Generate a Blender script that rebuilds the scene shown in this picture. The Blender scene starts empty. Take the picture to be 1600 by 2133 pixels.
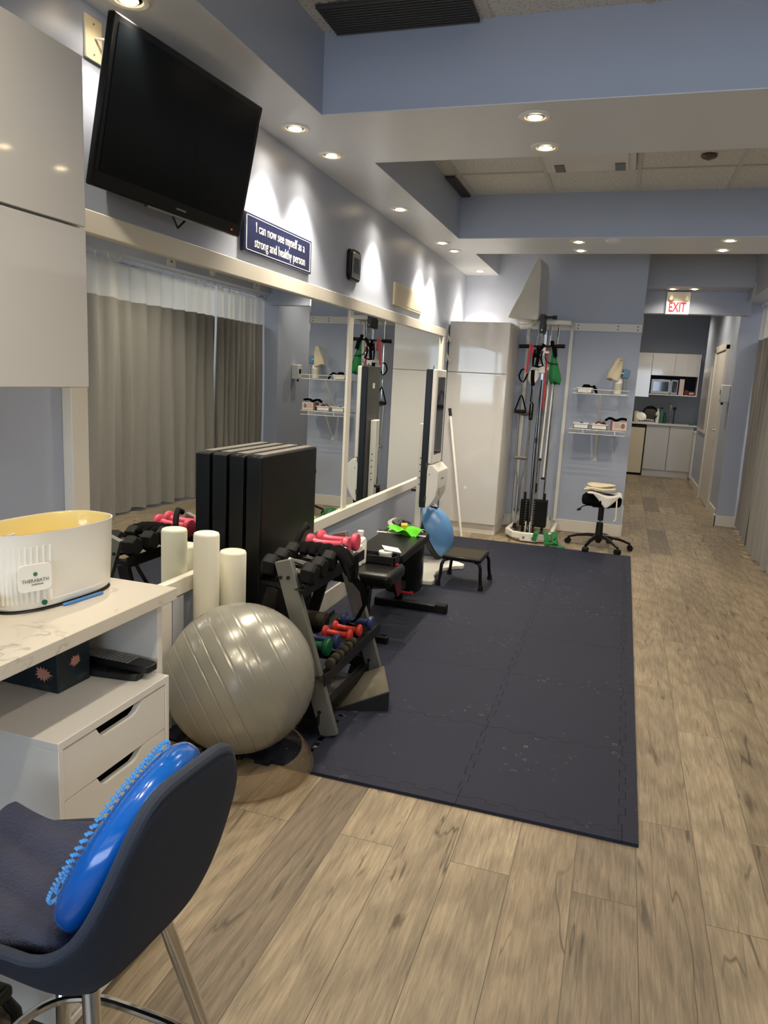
import bpy, bmesh, math, random
from mathutils import Vector, Matrix, Euler
random.seed(7)
PI = math.pi
C = bpy.context.scene.collection
S = bpy.context.scene

# ------------------------------------------------------------------ camera
F_PX, PITCH, YAW, ROLL = 1536.5, 0.18071109, -0.30398882, 0.0513742
CAM_H = 1.45
cy, sy, cp, sp = math.cos(YAW), math.sin(YAW), math.cos(PITCH), math.sin(PITCH)
fw = Vector((sy*cp, cy*cp, -sp)); rt0 = Vector((cy, -sy, 0)); up0 = rt0.cross(fw)
rt = math.cos(ROLL)*rt0 + math.sin(ROLL)*up0
up = -math.sin(ROLL)*rt0 + math.cos(ROLL)*up0
cd = bpy.data.cameras.new('camera'); cam = bpy.data.objects.new('camera', cd); C.objects.link(cam)
cam.matrix_world = Matrix(((rt.x, up.x, -fw.x, 0), (rt.y, up.y, -fw.y, 0), (rt.z, up.z, -fw.z, CAM_H), (0, 0, 0, 1)))
cd.sensor_fit = 'VERTICAL'; cd.sensor_height = 24.0; cd.lens = 24.0*F_PX/2133.0
cd.clip_start = 0.05; cd.clip_end = 60
S.camera = cam

# ------------------------------------------------------------------ view, world, big lights
S.view_settings.view_transform = 'Standard'; S.view_settings.look = 'None'
S.view_settings.gamma = 1.0; S.view_settings.use_curve_mapping = False
S.view_settings.exposure = -0.10
SPOT_W = 27.0          # each ceiling downlight
WIN_W = 150.0          # daylight through the street windows behind the camera
BAY_W = 40.0           # treatment bay ceiling panels
w = bpy.data.worlds.new('world'); S.world = w; w.use_nodes = True
w.node_tree.nodes['Background'].inputs[0].default_value = (0.62, 0.78, 1.0, 1)
w.node_tree.nodes['Background'].inputs[1].default_value = 2.2

def light(name, kind, loc, power, color, size=None, sizey=None, rot=None, parent=None, **k):
    d = bpy.data.lights.new(name, kind); d.energy = power; d.color = color
    if kind == 'AREA':
        d.shape = 'RECTANGLE'; d.size = size; d.size_y = sizey or size
    for a, b in k.items(): setattr(d, a, b)
    o = bpy.data.objects.new(name, d); C.objects.link(o); o.location = loc
    if rot: o.rotation_euler = rot
    if parent is not None: o.parent = parent; o.location = Vector(loc)-parent.location
    return o
light('daylight_from_street_windows', 'AREA', (-0.5, -3.985, 1.62), WIN_W, (0.73, 0.85, 1.0), 5.6, 1.35, (PI/2, 0, 0))

# ------------------------------------------------------------------ materials
def lin(h):
    h = h.lstrip('#'); v = [int(h[i:i+2], 16)/255 for i in (0, 2, 4)]
    return tuple(x/12.92 if x <= .04045 else ((x+.055)/1.055)**2.4 for x in v)+(1,)
def nd(nt, t, **k):
    n = nt.nodes.new(t)
    for a, b in k.items():
        if a.startswith('i_'): n.inputs[a[2:].replace('_', ' ')].default_value = b
        else: setattr(n, a, b)
    return n
def pmat(name, col, rough=.5, metal=0, coat=0, spec=.5, bump=0, bscale=80, vary=0, vscale=3, trans=0, emit=None, es=0, ior=None, sheen=0, alpha=1, stretch=None):
    m = bpy.data.materials.new(name); m.use_nodes = True; nt = m.node_tree
    b = nt.nodes['Principled BSDF']; c = lin(col) if isinstance(col, str) else col
    b.inputs['Base Color'].default_value = c; b.inputs['Roughness'].default_value = rough
    b.inputs['Metallic'].default_value = metal; b.inputs['Coat Weight'].default_value = coat
    b.inputs['Coat Roughness'].default_value = .06
    b.inputs['Specular IOR Level'].default_value = spec; b.inputs['Transmission Weight'].default_value = trans
    b.inputs['Sheen Weight'].default_value = sheen
    b.inputs['Alpha'].default_value = alpha
    if ior: b.inputs['IOR'].default_value = ior
    if emit: b.inputs['Emission Color'].default_value = lin(emit); b.inputs['Emission Strength'].default_value = es
    tc = nd(nt, 'ShaderNodeTexCoord')
    vec = tc.outputs['Object']
    if stretch:
        mp = nd(nt, 'ShaderNodeMapping'); mp.inputs['Scale'].default_value = stretch
        nt.links.new(vec, mp.inputs[0]); vec = mp.outputs[0]
    if vary:
        n = nd(nt, 'ShaderNodeTexNoise'); n.inputs['Scale'].default_value = vscale; n.inputs['Detail'].default_value = 5
        nt.links.new(vec, n.inputs['Vector'])
        mx = nd(nt, 'ShaderNodeMix', data_type='RGBA')
        mx.inputs[6].default_value = tuple(x*(1-vary) for x in c[:3])+(1,)
        mx.inputs[7].default_value = tuple(min(1, x*(1+vary)) for x in c[:3])+(1,)
        nt.links.new(n.outputs[0], mx.inputs[0]); nt.links.new(mx.outputs[2], b.inputs['Base Color'])
    if bump:
        n = nd(nt, 'ShaderNodeTexNoise'); n.inputs['Scale'].default_value = bscale; n.inputs['Detail'].default_value = 3
        nt.links.new(vec, n.inputs['Vector'])
        bp = nd(nt, 'ShaderNodeBump'); bp.inputs['Strength'].default_value = bump; bp.inputs['Distance'].default_value = .01
        nt.links.new(n.outputs[0], bp.inputs['Height']); nt.links.new(bp.outputs[0], b.inputs['Normal'])
    return m
M = {}
M['paint'] = pmat('blue_paint', '#b3bbcd', .36, bump=.03, bscale=200, vary=.02)
M['trim'] = pmat('white_trim', '#e4dfd2', .35, vary=.02)
M['soffit'] = pmat('soffit_paint', '#bec2cc', .35, bump=.03, bscale=200, vary=.02)
M['under'] = pmat('underside_paint', '#e2e4e6', .35, bump=.03, bscale=200)
M['kitchenwall'] = pmat('grey_paint', '#9aa0a8', .5)
M['gloss'] = pmat('gloss_white', '#d2d0cc', .05, coat=.3)
M['matte_white'] = pmat('white_laminate', '#e6e2da', .4)
M['plastic_white'] = pmat('white_plastic', '#eeece4', .3)
M['metal_white'] = pmat('white_powder_coat', '#e8e6dc', .3)
M['black'] = pmat('black_plastic', '#121212', .45)
M['rubber'] = pmat('black_rubber', '#131211', .65, spec=.2, bump=.08, bscale=300, vary=.15, vscale=30)
M['vinyl'] = pmat('black_vinyl', '#0c0c0c', .33, spec=.35, bump=.06, bscale=14, vary=.1)
M['vinyl_edge'] = pmat('black_vinyl_edge', '#080b0e', .38, spec=.3, bump=.05, bscale=20)
M['velcro'] = pmat('grey_hook_tape', '#6f6c66', .9, bump=.3, bscale=300)
M['fabric_black'] = pmat('black_fabric', '#0a0a0a', .95, spec=.1, bump=.2, bscale=400)
M['chrome'] = pmat('chrome', '#d8d8d8', .08, metal=1)
M['alu'] = pmat('aluminium', '#bfc0c0', .28, metal=1)
M['graymetal'] = pmat('grey_powder_coat', '#7b7b74', .4, metal=.4, vary=.04)
M['darkmetal'] = pmat('dark_metal', '#171717', .38, metal=.5)
M['pink'] = pmat('pink_vinyl', '#d24a62', .4)
M['red'] = pmat('red_vinyl', '#cc3a2c', .4)
M['navyvinyl'] = pmat('navy_vinyl', '#26355e', .4)
M['greenvinyl'] = pmat('green_vinyl', '#0f5a35', .4)
M['roller'] = pmat('roller_foam', '#f1edda', .55, bump=.05, bscale=60)
M['bosu'] = pmat('blue_dome_vinyl', '#5f92c8', .35, vary=.12, vscale=18, bump=.05, bscale=8)
M['mirror'] = pmat('mirror_glass', (.86, .89, .88, 1), .0, metal=1)
M['tvscreen'] = pmat('tv_screen', '#0f1316', .22, spec=.12)
M['tvbody'] = pmat('tv_bezel', '#0d0d0e', .3, spec=.3)
M['green'] = pmat('green_cloth', '#0c6a34', .7, bump=.1, bscale=60)
M['lime'] = pmat('lime_cloth', '#5fce1d', .7, bump=.1, bscale=60)
M['redband'] = pmat('red_tube', '#b3232c', .5)
M['towel'] = pmat('cream_towel', '#e3d6b8', .95, bump=.4, bscale=250, sheen=.3)
M['towel_white'] = pmat('white_towel', '#e6e3dc', .95, bump=.4, bscale=250, sheen=.3)
M['towel_navy'] = pmat('navy_terry', '#3a3f57', .95, bump=.6, bscale=220, sheen=.1, vary=.1, vscale=40)
M['stoolfab'] = pmat('stool_fabric', '#272c37', .9, spec=.15, bump=.35, bscale=500, sheen=.05, vary=.08, vscale=60)
M['stoolrim'] = pmat('stool_piping', '#323a49', .85, bump=.3, bscale=500, sheen=.05)
M['disc'] = pmat('blue_disc_vinyl', '#0962c4', .16, coat=.5)
M['disc2'] = pmat('blue_disc_spikes', '#4b9ae6', .25)
M['wax'] = pmat('paraffin_wax', '#f0dc96', .12, coat=.4)
M['teal'] = pmat('blue_rubber', '#2c6fb8', .5)
M['curtain'] = pmat('grey_curtain', '#918e88', .9, bump=.15, bscale=300, sheen=.2)
M['wedgetop'] = pmat('grey_grip_top', '#5c574a', .85, bump=.3, bscale=500, vary=.1, vscale=12)
M['grip'] = pmat('grip_top', '#3a362c', .8, spec=.2, bump=.4, bscale=500)
M['cream'] = pmat('cream_box', '#e5d9bb', .5)
M['yellowed'] = pmat('cream_plate', '#efe2c0', .4)
M['vent'] = pmat('dark_grille', '#454543', .6, bump=.3, bscale=150)
M['navysign'] = pmat('navy_sign', '#242a4d', .35)
M['letters'] = pmat('cream_letters', '#f2efe4', .5)
M['darktxt'] = pmat('dark_print', '#303040', .5)
M['greytxt'] = pmat('grey_print', '#8b8b86', .5)
M['exit'] = pmat('exit_face', '#f4f0ee', .5, emit='#fff4f0', es=.12)
M['exitred'] = pmat('exit_letters', '#d3122e', .5, emit='#e0102c', es=.25)
M['led'] = pmat('red_led', '#ff2010', .4, emit='#ff2010', es=4)
M['steel'] = pmat('brushed_steel', '#a7a69f', .3, metal=.9)
M['tealglass'] = pmat('green_bottle', '#3d6f60', .2)
M['worktop'] = pmat('white_worktop', '#dcd8cc', .2)
M['boxred'] = pmat('dark_red_box', '#6e2d2c', .6)
M['boxpink'] = pmat('pale_pink_box', '#dfc9bf', .5)
M['plum'] = pmat('plum_card', '#5e2f3c', .5)
M['lightblue'] = pmat('light_blue_plastic', '#6c95b5', .4)
M['grey_grip'] = pmat('grey_foam_grip', '#6c6a62', .8)
M['gap_shade'] = pmat('painted_gap_shade', '#15181c', .9)  # near-black colour that stands in for shade inside gaps
M['deskstone'] = None

def emission(name, col, st):
    m = bpy.data.materials.new(name); m.use_nodes = True; nt = m.node_tree; nt.nodes.remove(nt.nodes['Principled BSDF'])
    e = nd(nt, 'ShaderNodeEmission'); e.inputs[0].default_value = lin(col); e.inputs[1].default_value = st
    nt.links.new(e.outputs[0], nt.nodes['Material Output'].inputs[0]); return m
M['lamp'] = emission('lamp_glow', '#ffe2b0', 22)
M['skyglow'] = emission('daylight_outside', '#cfe4ff', 5)
M['panel'] = emission('bay_panel_glow', '#fff6e8', 3.2)

def mix_trans(name, base, fac, tint=(1, 1, 1, 1)):
    m = base; nt = m.node_tree; b = nt.nodes['Principled BSDF']; out = nt.nodes['Material Output']
    t = nd(nt, 'ShaderNodeBsdfTransparent'); t.inputs[0].default_value = tint
    x = nd(nt, 'ShaderNodeMixShader'); x.inputs[0].default_value = fac
    nt.links.new(b.outputs[0], x.inputs[1]); nt.links.new(t.outputs[0], x.inputs[2]); nt.links.new(x.outputs[0], out.inputs[0])
    return m
M['ball'] = mix_trans('ball', pmat('silver_vinyl', '#a9a79c', .26, metal=.3, coat=.25), .14, (.8, .78, .7, 1))
M['clear'] = mix_trans('clear', pmat('clear_plastic', '#a8967c', .12), .80, (.93, .9, .85, 1))
M['wrap'] = pmat('wrapped_foam', '#c9c4b8', .22, coat=.4, bump=.6, bscale=16, vary=.05, vscale=9, stretch=(1, 1, .5))
M['filmy'] = mix_trans('filmy', pmat('plastic_film', '#d8d6d0', .15), .65)
M['darkglass'] = pmat('dark_screen_glass', '#1c2126', .04, coat=1)

def floor_mat():
    m = bpy.data.materials.new('oak_planks'); m.use_nodes = True; nt = m.node_tree; L = nt.links.new
    b = nt.nodes['Principled BSDF']
    tc = nd(nt, 'ShaderNodeTexCoord'); sx = nd(nt, 'ShaderNodeSeparateXYZ'); L(tc.outputs['Object'], sx.inputs[0])
    cb = nd(nt, 'ShaderNodeCombineXYZ'); L(sx.outputs[1], cb.inputs[0]); L(sx.outputs[0], cb.inputs[1])
    def brick(mort):
        br = nd(nt, 'ShaderNodeTexBrick'); br.offset = .37; br.offset_frequency = 2
        br.inputs['Color1'].default_value = (0, 0, 0, 1); br.inputs['Color2'].default_value = (1, 1, 1, 1)
        br.inputs['Mortar'].default_value = (.5, .5, .5, 1)
        br.inputs['Scale'].default_value = 1; br.inputs['Mortar Size'].default_value = mort; br.inputs['Mortar Smooth'].default_value = .1
        br.inputs['Brick Width'].default_value = 1.24; br.inputs['Row Height'].default_value = .182
        L(cb.outputs[0], br.inputs['Vector']); return br
    br = brick(.0012)
    rnd = br.outputs['Color']
    # per plank offset of the grain
    sep = nd(nt, 'ShaderNodeSeparateColor'); L(rnd, sep.inputs[0])
    off = nd(nt, 'ShaderNodeMath', operation='MULTIPLY'); L(sep.outputs[0], off.inputs[0]); off.inputs[1].default_value = 37.0
    def gv(kx, ky):
        a = nd(nt, 'ShaderNodeMath', operation='MULTIPLY'); L(sx.outputs[0], a.inputs[0]); a.inputs[1].default_value = kx
        c = nd(nt, 'ShaderNodeMath', operation='MULTIPLY'); L(sx.outputs[1], c.inputs[0]); c.inputs[1].default_value = ky
        c2 = nd(nt, 'ShaderNodeMath', operation='ADD'); L(c.outputs[0], c2.inputs[0]); L(off.outputs[0], c2.inputs[1])
        q = nd(nt, 'ShaderNodeCombineXYZ'); L(a.outputs[0], q.inputs[0]); L(c2.outputs[0], q.inputs[1]); L(off.outputs[0], q.inputs[2]); return q.outputs[0]
    fine = nd(nt, 'ShaderNodeTexNoise'); fine.inputs['Scale'].default_value = 1; fine.inputs['Detail'].default_value = 8; fine.inputs['Roughness'].default_value = .62; fine.inputs['Distortion'].default_value = .6
    L(gv(150, 9), fine.inputs['Vector'])
    med = nd(nt, 'ShaderNodeTexNoise'); med.inputs['Scale'].default_value = 1; med.inputs['Detail'].default_value = 6; med.inputs['Distortion'].default_value = 1.6
    L(gv(20, 1.1), med.inputs['Vector'])
    big = nd(nt, 'ShaderNodeTexNoise'); big.inputs['Scale'].default_value = 1; big.inputs['Detail'].default_value = 2
    L(gv(3.5, 1.1), big.inputs['Vector'])
    wav = nd(nt, 'ShaderNodeTexWave', wave_type='RINGS', rings_direction='SPHERICAL'); wav.inputs['Scale'].default_value = 1.5; wav.inputs['Distortion'].default_value = 9; wav.inputs['Detail'].default_value = 3; wav.inputs['Detail Scale'].default_value = .8
    L(gv(7, 1.0), wav.inputs['Vector'])
    knot = nd(nt, 'ShaderNodeTexVoronoi'); knot.inputs['Scale'].default_value = 1; L(gv(5.0, 1.5), knot.inputs['Vector'])
    kr = nd(nt, 'ShaderNodeValToRGB'); kr.color_ramp.elements[0].position = .03; kr.color_ramp.elements[0].color = (1, 1, 1, 1); kr.color_ramp.elements[1].position = .16; kr.color_ramp.elements[1].color = (0, 0, 0, 1)
    kd = nd(nt, 'ShaderNodeMath', operation='ADD'); L(knot.outputs['Distance'], kd.inputs[0])
    kn = nd(nt, 'ShaderNodeMath', operation='MULTIPLY'); L(med.outputs[0], kn.inputs[0]); kn.inputs[1].default_value = .16
    L(kn.outputs[0], kd.inputs[1]); kd2 = nd(nt, 'ShaderNodeMath', operation='SUBTRACT'); L(kd.outputs[0], kd2.inputs[0]); kd2.inputs[1].default_value = .06
    L(kd2.outputs[0], kr.inputs[0])
    crk = nd(nt, 'ShaderNodeTexNoise'); crk.inputs['Scale'].default_value = 1; crk.inputs['Detail'].default_value = 4; crk.inputs['Distortion'].default_value = .8; L(gv(26, 3.2), crk.inputs['Vector'])
    cr = nd(nt, 'ShaderNodeValToRGB'); cr.color_ramp.elements[0].position = .66; cr.color_ramp.elements[0].color = (0, 0, 0, 1); cr.color_ramp.elements[1].position = .73; cr.color_ramp.elements[1].color = (1, 1, 1, 1)
    L(crk.outputs[0], cr.inputs[0])
    base = nd(nt, 'ShaderNodeValToRGB'); e = base.color_ramp.elements
    e[0].position = 0; e[0].color = lin('#75695a'); e[1].position = 1; e[1].color = lin('#ac9c82')
    x = e.new(.45); x.color = lin('#a09077'); x = e.new(.12); x.color = lin('#94846d')
    L(sep.outputs[0], base.inputs[0])
    def mixc(a, fac, col, mode='MIX'):
        mx = nd(nt, 'ShaderNodeMix', data_type='RGBA', blend_type=mode); L(a, mx.inputs[6])
        if isinstance(col, tuple): mx.inputs[7].default_value = col
        else: L(col, mx.inputs[7])
        if isinstance(fac, float): mx.inputs[0].default_value = fac
        else: L(fac, mx.inputs[0])
        return mx.outputs[2]
    def ramp(src, p0, c0, p1, c1):
        r = nd(nt, 'ShaderNodeValToRGB'); r.color_ramp.elements[0].position = p0; r.color_ramp.elements[0].color = (c0, c0, c0, 1)
        r.color_ramp.elements[1].position = p1; r.color_ramp.elements[1].color = (c1, c1, c1, 1); L(src, r.inputs[0]); return r.outputs[0]
    c = base.outputs[0]
    c = mixc(c, .8, ramp(fine.outputs[0], .36, .68, .62, 1.1), 'MULTIPLY')
    c = mixc(c, .7, ramp(med.outputs[0], .33, .74, .62, 1.08), 'MULTIPLY')
    c = mixc(c, .6, ramp(big.outputs[0], .35, .72, .65, 1.1), 'MULTIPLY')
    c = mixc(c, .5, ramp(wav.outputs[0], .1, .72, .6, 1.05), 'MULTIPLY')
    kf = nd(nt, 'ShaderNodeMath', operation='MULTIPLY'); L(kr.outputs[0], kf.inputs[0]); kf.inputs[1].default_value = .62
    c = mixc(c, kf.outputs[0], lin('#3b3226'))
    cf = nd(nt, 'ShaderNodeMath', operation='MULTIPLY'); L(cr.outputs[0], cf.inputs[0]); cf.inputs[1].default_value = .7
    c = mixc(c, cf.outputs[0], lin('#3a3228'))
    lw = nd(nt, 'ShaderNodeTexNoise'); lw.inputs['Scale'].default_value = 1; lw.inputs['Detail'].default_value = 3; lw.inputs['Distortion'].default_value = .5; L(gv(7.5, .75), lw.inputs['Vector'])
    l1 = nd(nt, 'ShaderNodeMath', operation='SUBTRACT'); L(lw.outputs[0], l1.inputs[0]); l1.inputs[1].default_value = .52
    l2 = nd(nt, 'ShaderNodeMath', operation='ABSOLUTE'); L(l1.outputs[0], l2.inputs[0])
    lr = nd(nt, 'ShaderNodeValToRGB'); lr.color_ramp.elements[0].position = .0; lr.color_ramp.elements[0].color = (1, 1, 1, 1); lr.color_ramp.elements[1].position = .010; lr.color_ramp.elements[1].color = (0, 0, 0, 1); L(l2.outputs[0], lr.inputs[0])
    lm_ = nd(nt, 'ShaderNodeTexNoise'); lm_.inputs['Scale'].default_value = 1; lm_.inputs['Detail'].default_value = 2; L(gv(5, 1.9), lm_.inputs['Vector'])
    lf = nd(nt, 'ShaderNodeMath', operation='MULTIPLY'); L(lr.outputs[0], lf.inputs[0]); L(ramp(lm_.outputs[0], .48, 0, .58, .8), lf.inputs[1])
    c = mixc(c, lf.outputs[0], lin('#3a3227'))
    mf = nd(nt, 'ShaderNodeMath', operation='MULTIPLY'); L(br.outputs['Fac'], mf.inputs[0]); mf.inputs[1].default_value = .7
    c = mixc(c, mf.outputs[0], lin('#2f281f'))
    L(c, b.inputs['Base Color']); b.inputs['Roughness'].default_value = .42; b.inputs['Specular IOR Level'].default_value = .4
    L(ramp(fine.outputs[0], .3, .52, .7, .36), b.inputs['Roughness'])
    bp = nd(nt, 'ShaderNodeBump'); bp.inputs['Strength'].default_value = .12; bp.inputs['Distance'].default_value = .003
    L(fine.outputs[0], bp.inputs['Height']); L(bp.outputs[0], b.inputs['Normal'])
    return m
M['floor'] = floor_mat()

def mat_mat():
    m = pmat('navy_foam', '#1e2233', .6, spec=.3, bump=.25, bscale=700, vary=.12, vscale=4); nt = m.node_tree; L = nt.links.new
    b = nt.nodes['Principled BSDF']; src = b.inputs['Base Color'].links[0].from_socket
    tc = nd(nt, 'ShaderNodeTexCoord'); v = nd(nt, 'ShaderNodeTexVoronoi'); v.inputs['Scale'].default_value = 24
    L(tc.outputs['Object'], v.inputs['Vector'])
    r = nd(nt, 'ShaderNodeValToRGB'); e = r.color_ramp.elements
    e[0].position = .15; e[0].color = (0, 0, 0, 1); e[1].position = .245; e[1].color = (0, 0, 0, 1); x = e.new(.205); x.color = (1, 1, 1, 1)
    L(v.outputs['Distance'], r.inputs[0])
    n = nd(nt, 'ShaderNodeTexNoise'); n.inputs['Scale'].default_value = 1.3; n.inputs['Detail'].default_value = 5; L(tc.outputs['Object'], n.inputs['Vector'])
    r2 = nd(nt, 'ShaderNodeValToRGB'); r2.color_ramp.elements[0].position = .50; r2.color_ramp.elements[0].color = (0, 0, 0, 1); r2.color_ramp.elements[1].position = .60; r2.color_ramp.elements[1].color = (1, 1, 1, 1)
    L(n.outputs[0], r2.inputs[0])
    n3 = nd(nt, 'ShaderNodeTexNoise'); n3.inputs['Scale'].default_value = 30; L(tc.outputs['Object'], n3.inputs['Vector'])
    r3 = nd(nt, 'ShaderNodeValToRGB'); r3.color_ramp.elements[0].position = .5; r3.color_ramp.elements[0].color = (0, 0, 0, 1); r3.color_ramp.elements[1].position = .58; r3.color_ramp.elements[1].color = (.75, .75, .75, 1)
    L(n3.outputs[0], r3.inputs[0])
    a = nd(nt, 'ShaderNodeMath', operation='MULTIPLY'); L(r.outputs[0], a.inputs[0]); L(r2.outputs[0], a.inputs[1])
    a2 = nd(nt, 'ShaderNodeMath', operation='MULTIPLY'); L(a.outputs[0], a2.inputs[0]); L(r3.outputs[0], a2.inputs[1])
    mx = nd(nt, 'ShaderNodeMix', data_type='RGBA'); L(a2.outputs[0], mx.inputs[0]); L(src, mx.inputs[6]); mx.inputs[7].default_value = lin('#9a978c')
    L(mx.outputs[2], b.inputs['Base Color']); return m
M['foam'] = mat_mat()

def tile_mat():
    m = pmat('ceiling_tile', '#d3cfc4', .85); nt = m.node_tree; L = nt.links.new; b = nt.nodes['Principled BSDF']
    tc = nd(nt, 'ShaderNodeTexCoord')
    n = nd(nt, 'ShaderNodeTexNoise'); n.inputs['Scale'].default_value = 90; n.inputs['Detail'].default_value = 4; L(tc.outputs['Object'], n.inputs['Vector'])
    r = nd(nt, 'ShaderNodeValToRGB'); r.color_ramp.elements[0].position = .36; r.color_ramp.elements[0].color = lin('#b9b5aa'); r.color_ramp.elements[1].position = .48; r.color_ramp.elements[1].color = lin('#dedbd2')
    L(n.outputs[0], r.inputs[0]); L(r.outputs[0], b.inputs['Base Color'])
    bp = nd(nt, 'ShaderNodeBump'); bp.inputs['Strength'].default_value = .3; L(n.outputs[0], bp.inputs['Height']); L(bp.outputs[0], b.inputs['Normal']); return m
M['tile'] = tile_mat()

def stone_mat():
    m = pmat('marble_laminate', '#ded6c6', .22); nt = m.node_tree; L = nt.links.new; b = nt.nodes['Principled BSDF']
    tc = nd(nt, 'ShaderNodeTexCoord'); n = nd(nt, 'ShaderNodeTexNoise'); n.inputs['Scale'].default_value = 5; n.inputs['Detail'].default_value = 8; n.inputs['Distortion'].default_value = 1.2
    L(tc.outputs['Object'], n.inputs['Vector'])
    r = nd(nt, 'ShaderNodeValToRGB'); e = r.color_ramp.elements; e[0].position = .485; e[0].color = lin('#ded6c6'); e[1].position = .53; e[1].color = lin('#ded6c6'); x = e.new(.505); x.color = lin('#b9afa0')
    L(n.outputs[0], r.inputs[0])
    n2 = nd(nt, 'ShaderNodeTexNoise'); n2.inputs['Scale'].default_value = 9; L(tc.outputs['Object'], n2.inputs['Vector'])
    r2 = nd(nt, 'ShaderNodeValToRGB'); r2.color_ramp.elements[0].position = .5; r2.color_ramp.elements[1].position = .6; L(n2.outputs[0], r2.inputs[0])
    mx = nd(nt, 'ShaderNodeMix', data_type='RGBA'); L(r2.outputs[0], mx.inputs[0]); mx.inputs[6].default_value = lin('#ded6c6'); L(r.outputs[0], mx.inputs[7]); L(mx.outputs[2], b.inputs['Base Color']); return m
M['stone'] = stone_mat()

def mesh_mat():
    m = bpy.data.materials.new('curtain_mesh'); m.use_nodes = True; nt = m.node_tree; L = nt.links.new
    b = nt.nodes['Principled BSDF']; b.inputs['Base Color'].default_value = lin('#efece2'); b.inputs['Roughness'].default_value = .8
    tl = nd(nt, 'ShaderNodeBsdfTranslucent'); tl.inputs[0].default_value = lin('#efece2')
    tr = nd(nt, 'ShaderNodeBsdfTransparent')
    a = nd(nt, 'ShaderNodeMixShader'); a.inputs[0].default_value = .5; L(b.outputs[0], a.inputs[1]); L(tl.outputs[0], a.inputs[2])
    x = nd(nt, 'ShaderNodeMixShader'); x.inputs[0].default_value = .35; L(a.outputs[0], x.inputs[1]); L(tr.outputs[0], x.inputs[2])
    L(x.outputs[0], nt.nodes['Material Output'].inputs[0]); return m
M['mesh'] = mesh_mat()

def lily_mat():
    m = pmat('waterlily_print', '#14222a', .45, vary=.5, vscale=25); nt = m.node_tree; L = nt.links.new; b = nt.nodes['Principled BSDF']
    src = b.inputs['Base Color'].links[0].from_socket
    tc = nd(nt, 'ShaderNodeTexCoord'); v = nd(nt, 'ShaderNodeTexNoise'); v.inputs['Scale'].default_value = 28; v.inputs['Detail'].default_value = 2
    mp = nd(nt, 'ShaderNodeMapping'); mp.inputs['Scale'].default_value = (1, .6, 1.6); L(tc.outputs['Object'], mp.inputs[0]); L(mp.outputs[0], v.inputs['Vector'])
    r = nd(nt, 'ShaderNodeValToRGB'); r.color_ramp.elements[0].position = .58; r.color_ramp.elements[0].color = (0, 0, 0, 1); r.color_ramp.elements[1].position = .66; r.color_ramp.elements[1].color = (.8, .8, .8, 1)
    L(v.outputs[0], r.inputs[0]); mx = nd(nt, 'ShaderNodeMix', data_type='RGBA'); L(r.outputs[0], mx.inputs[0]); L(src, mx.inputs[6]); mx.inputs[7].default_value = lin('#33403a')
    L(mx.outputs[2], b.inputs['Base Color']); return m
M['lily'] = lily_mat()
M['petal'] = pmat('lily_petal', '#d99a86', .6)

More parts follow.
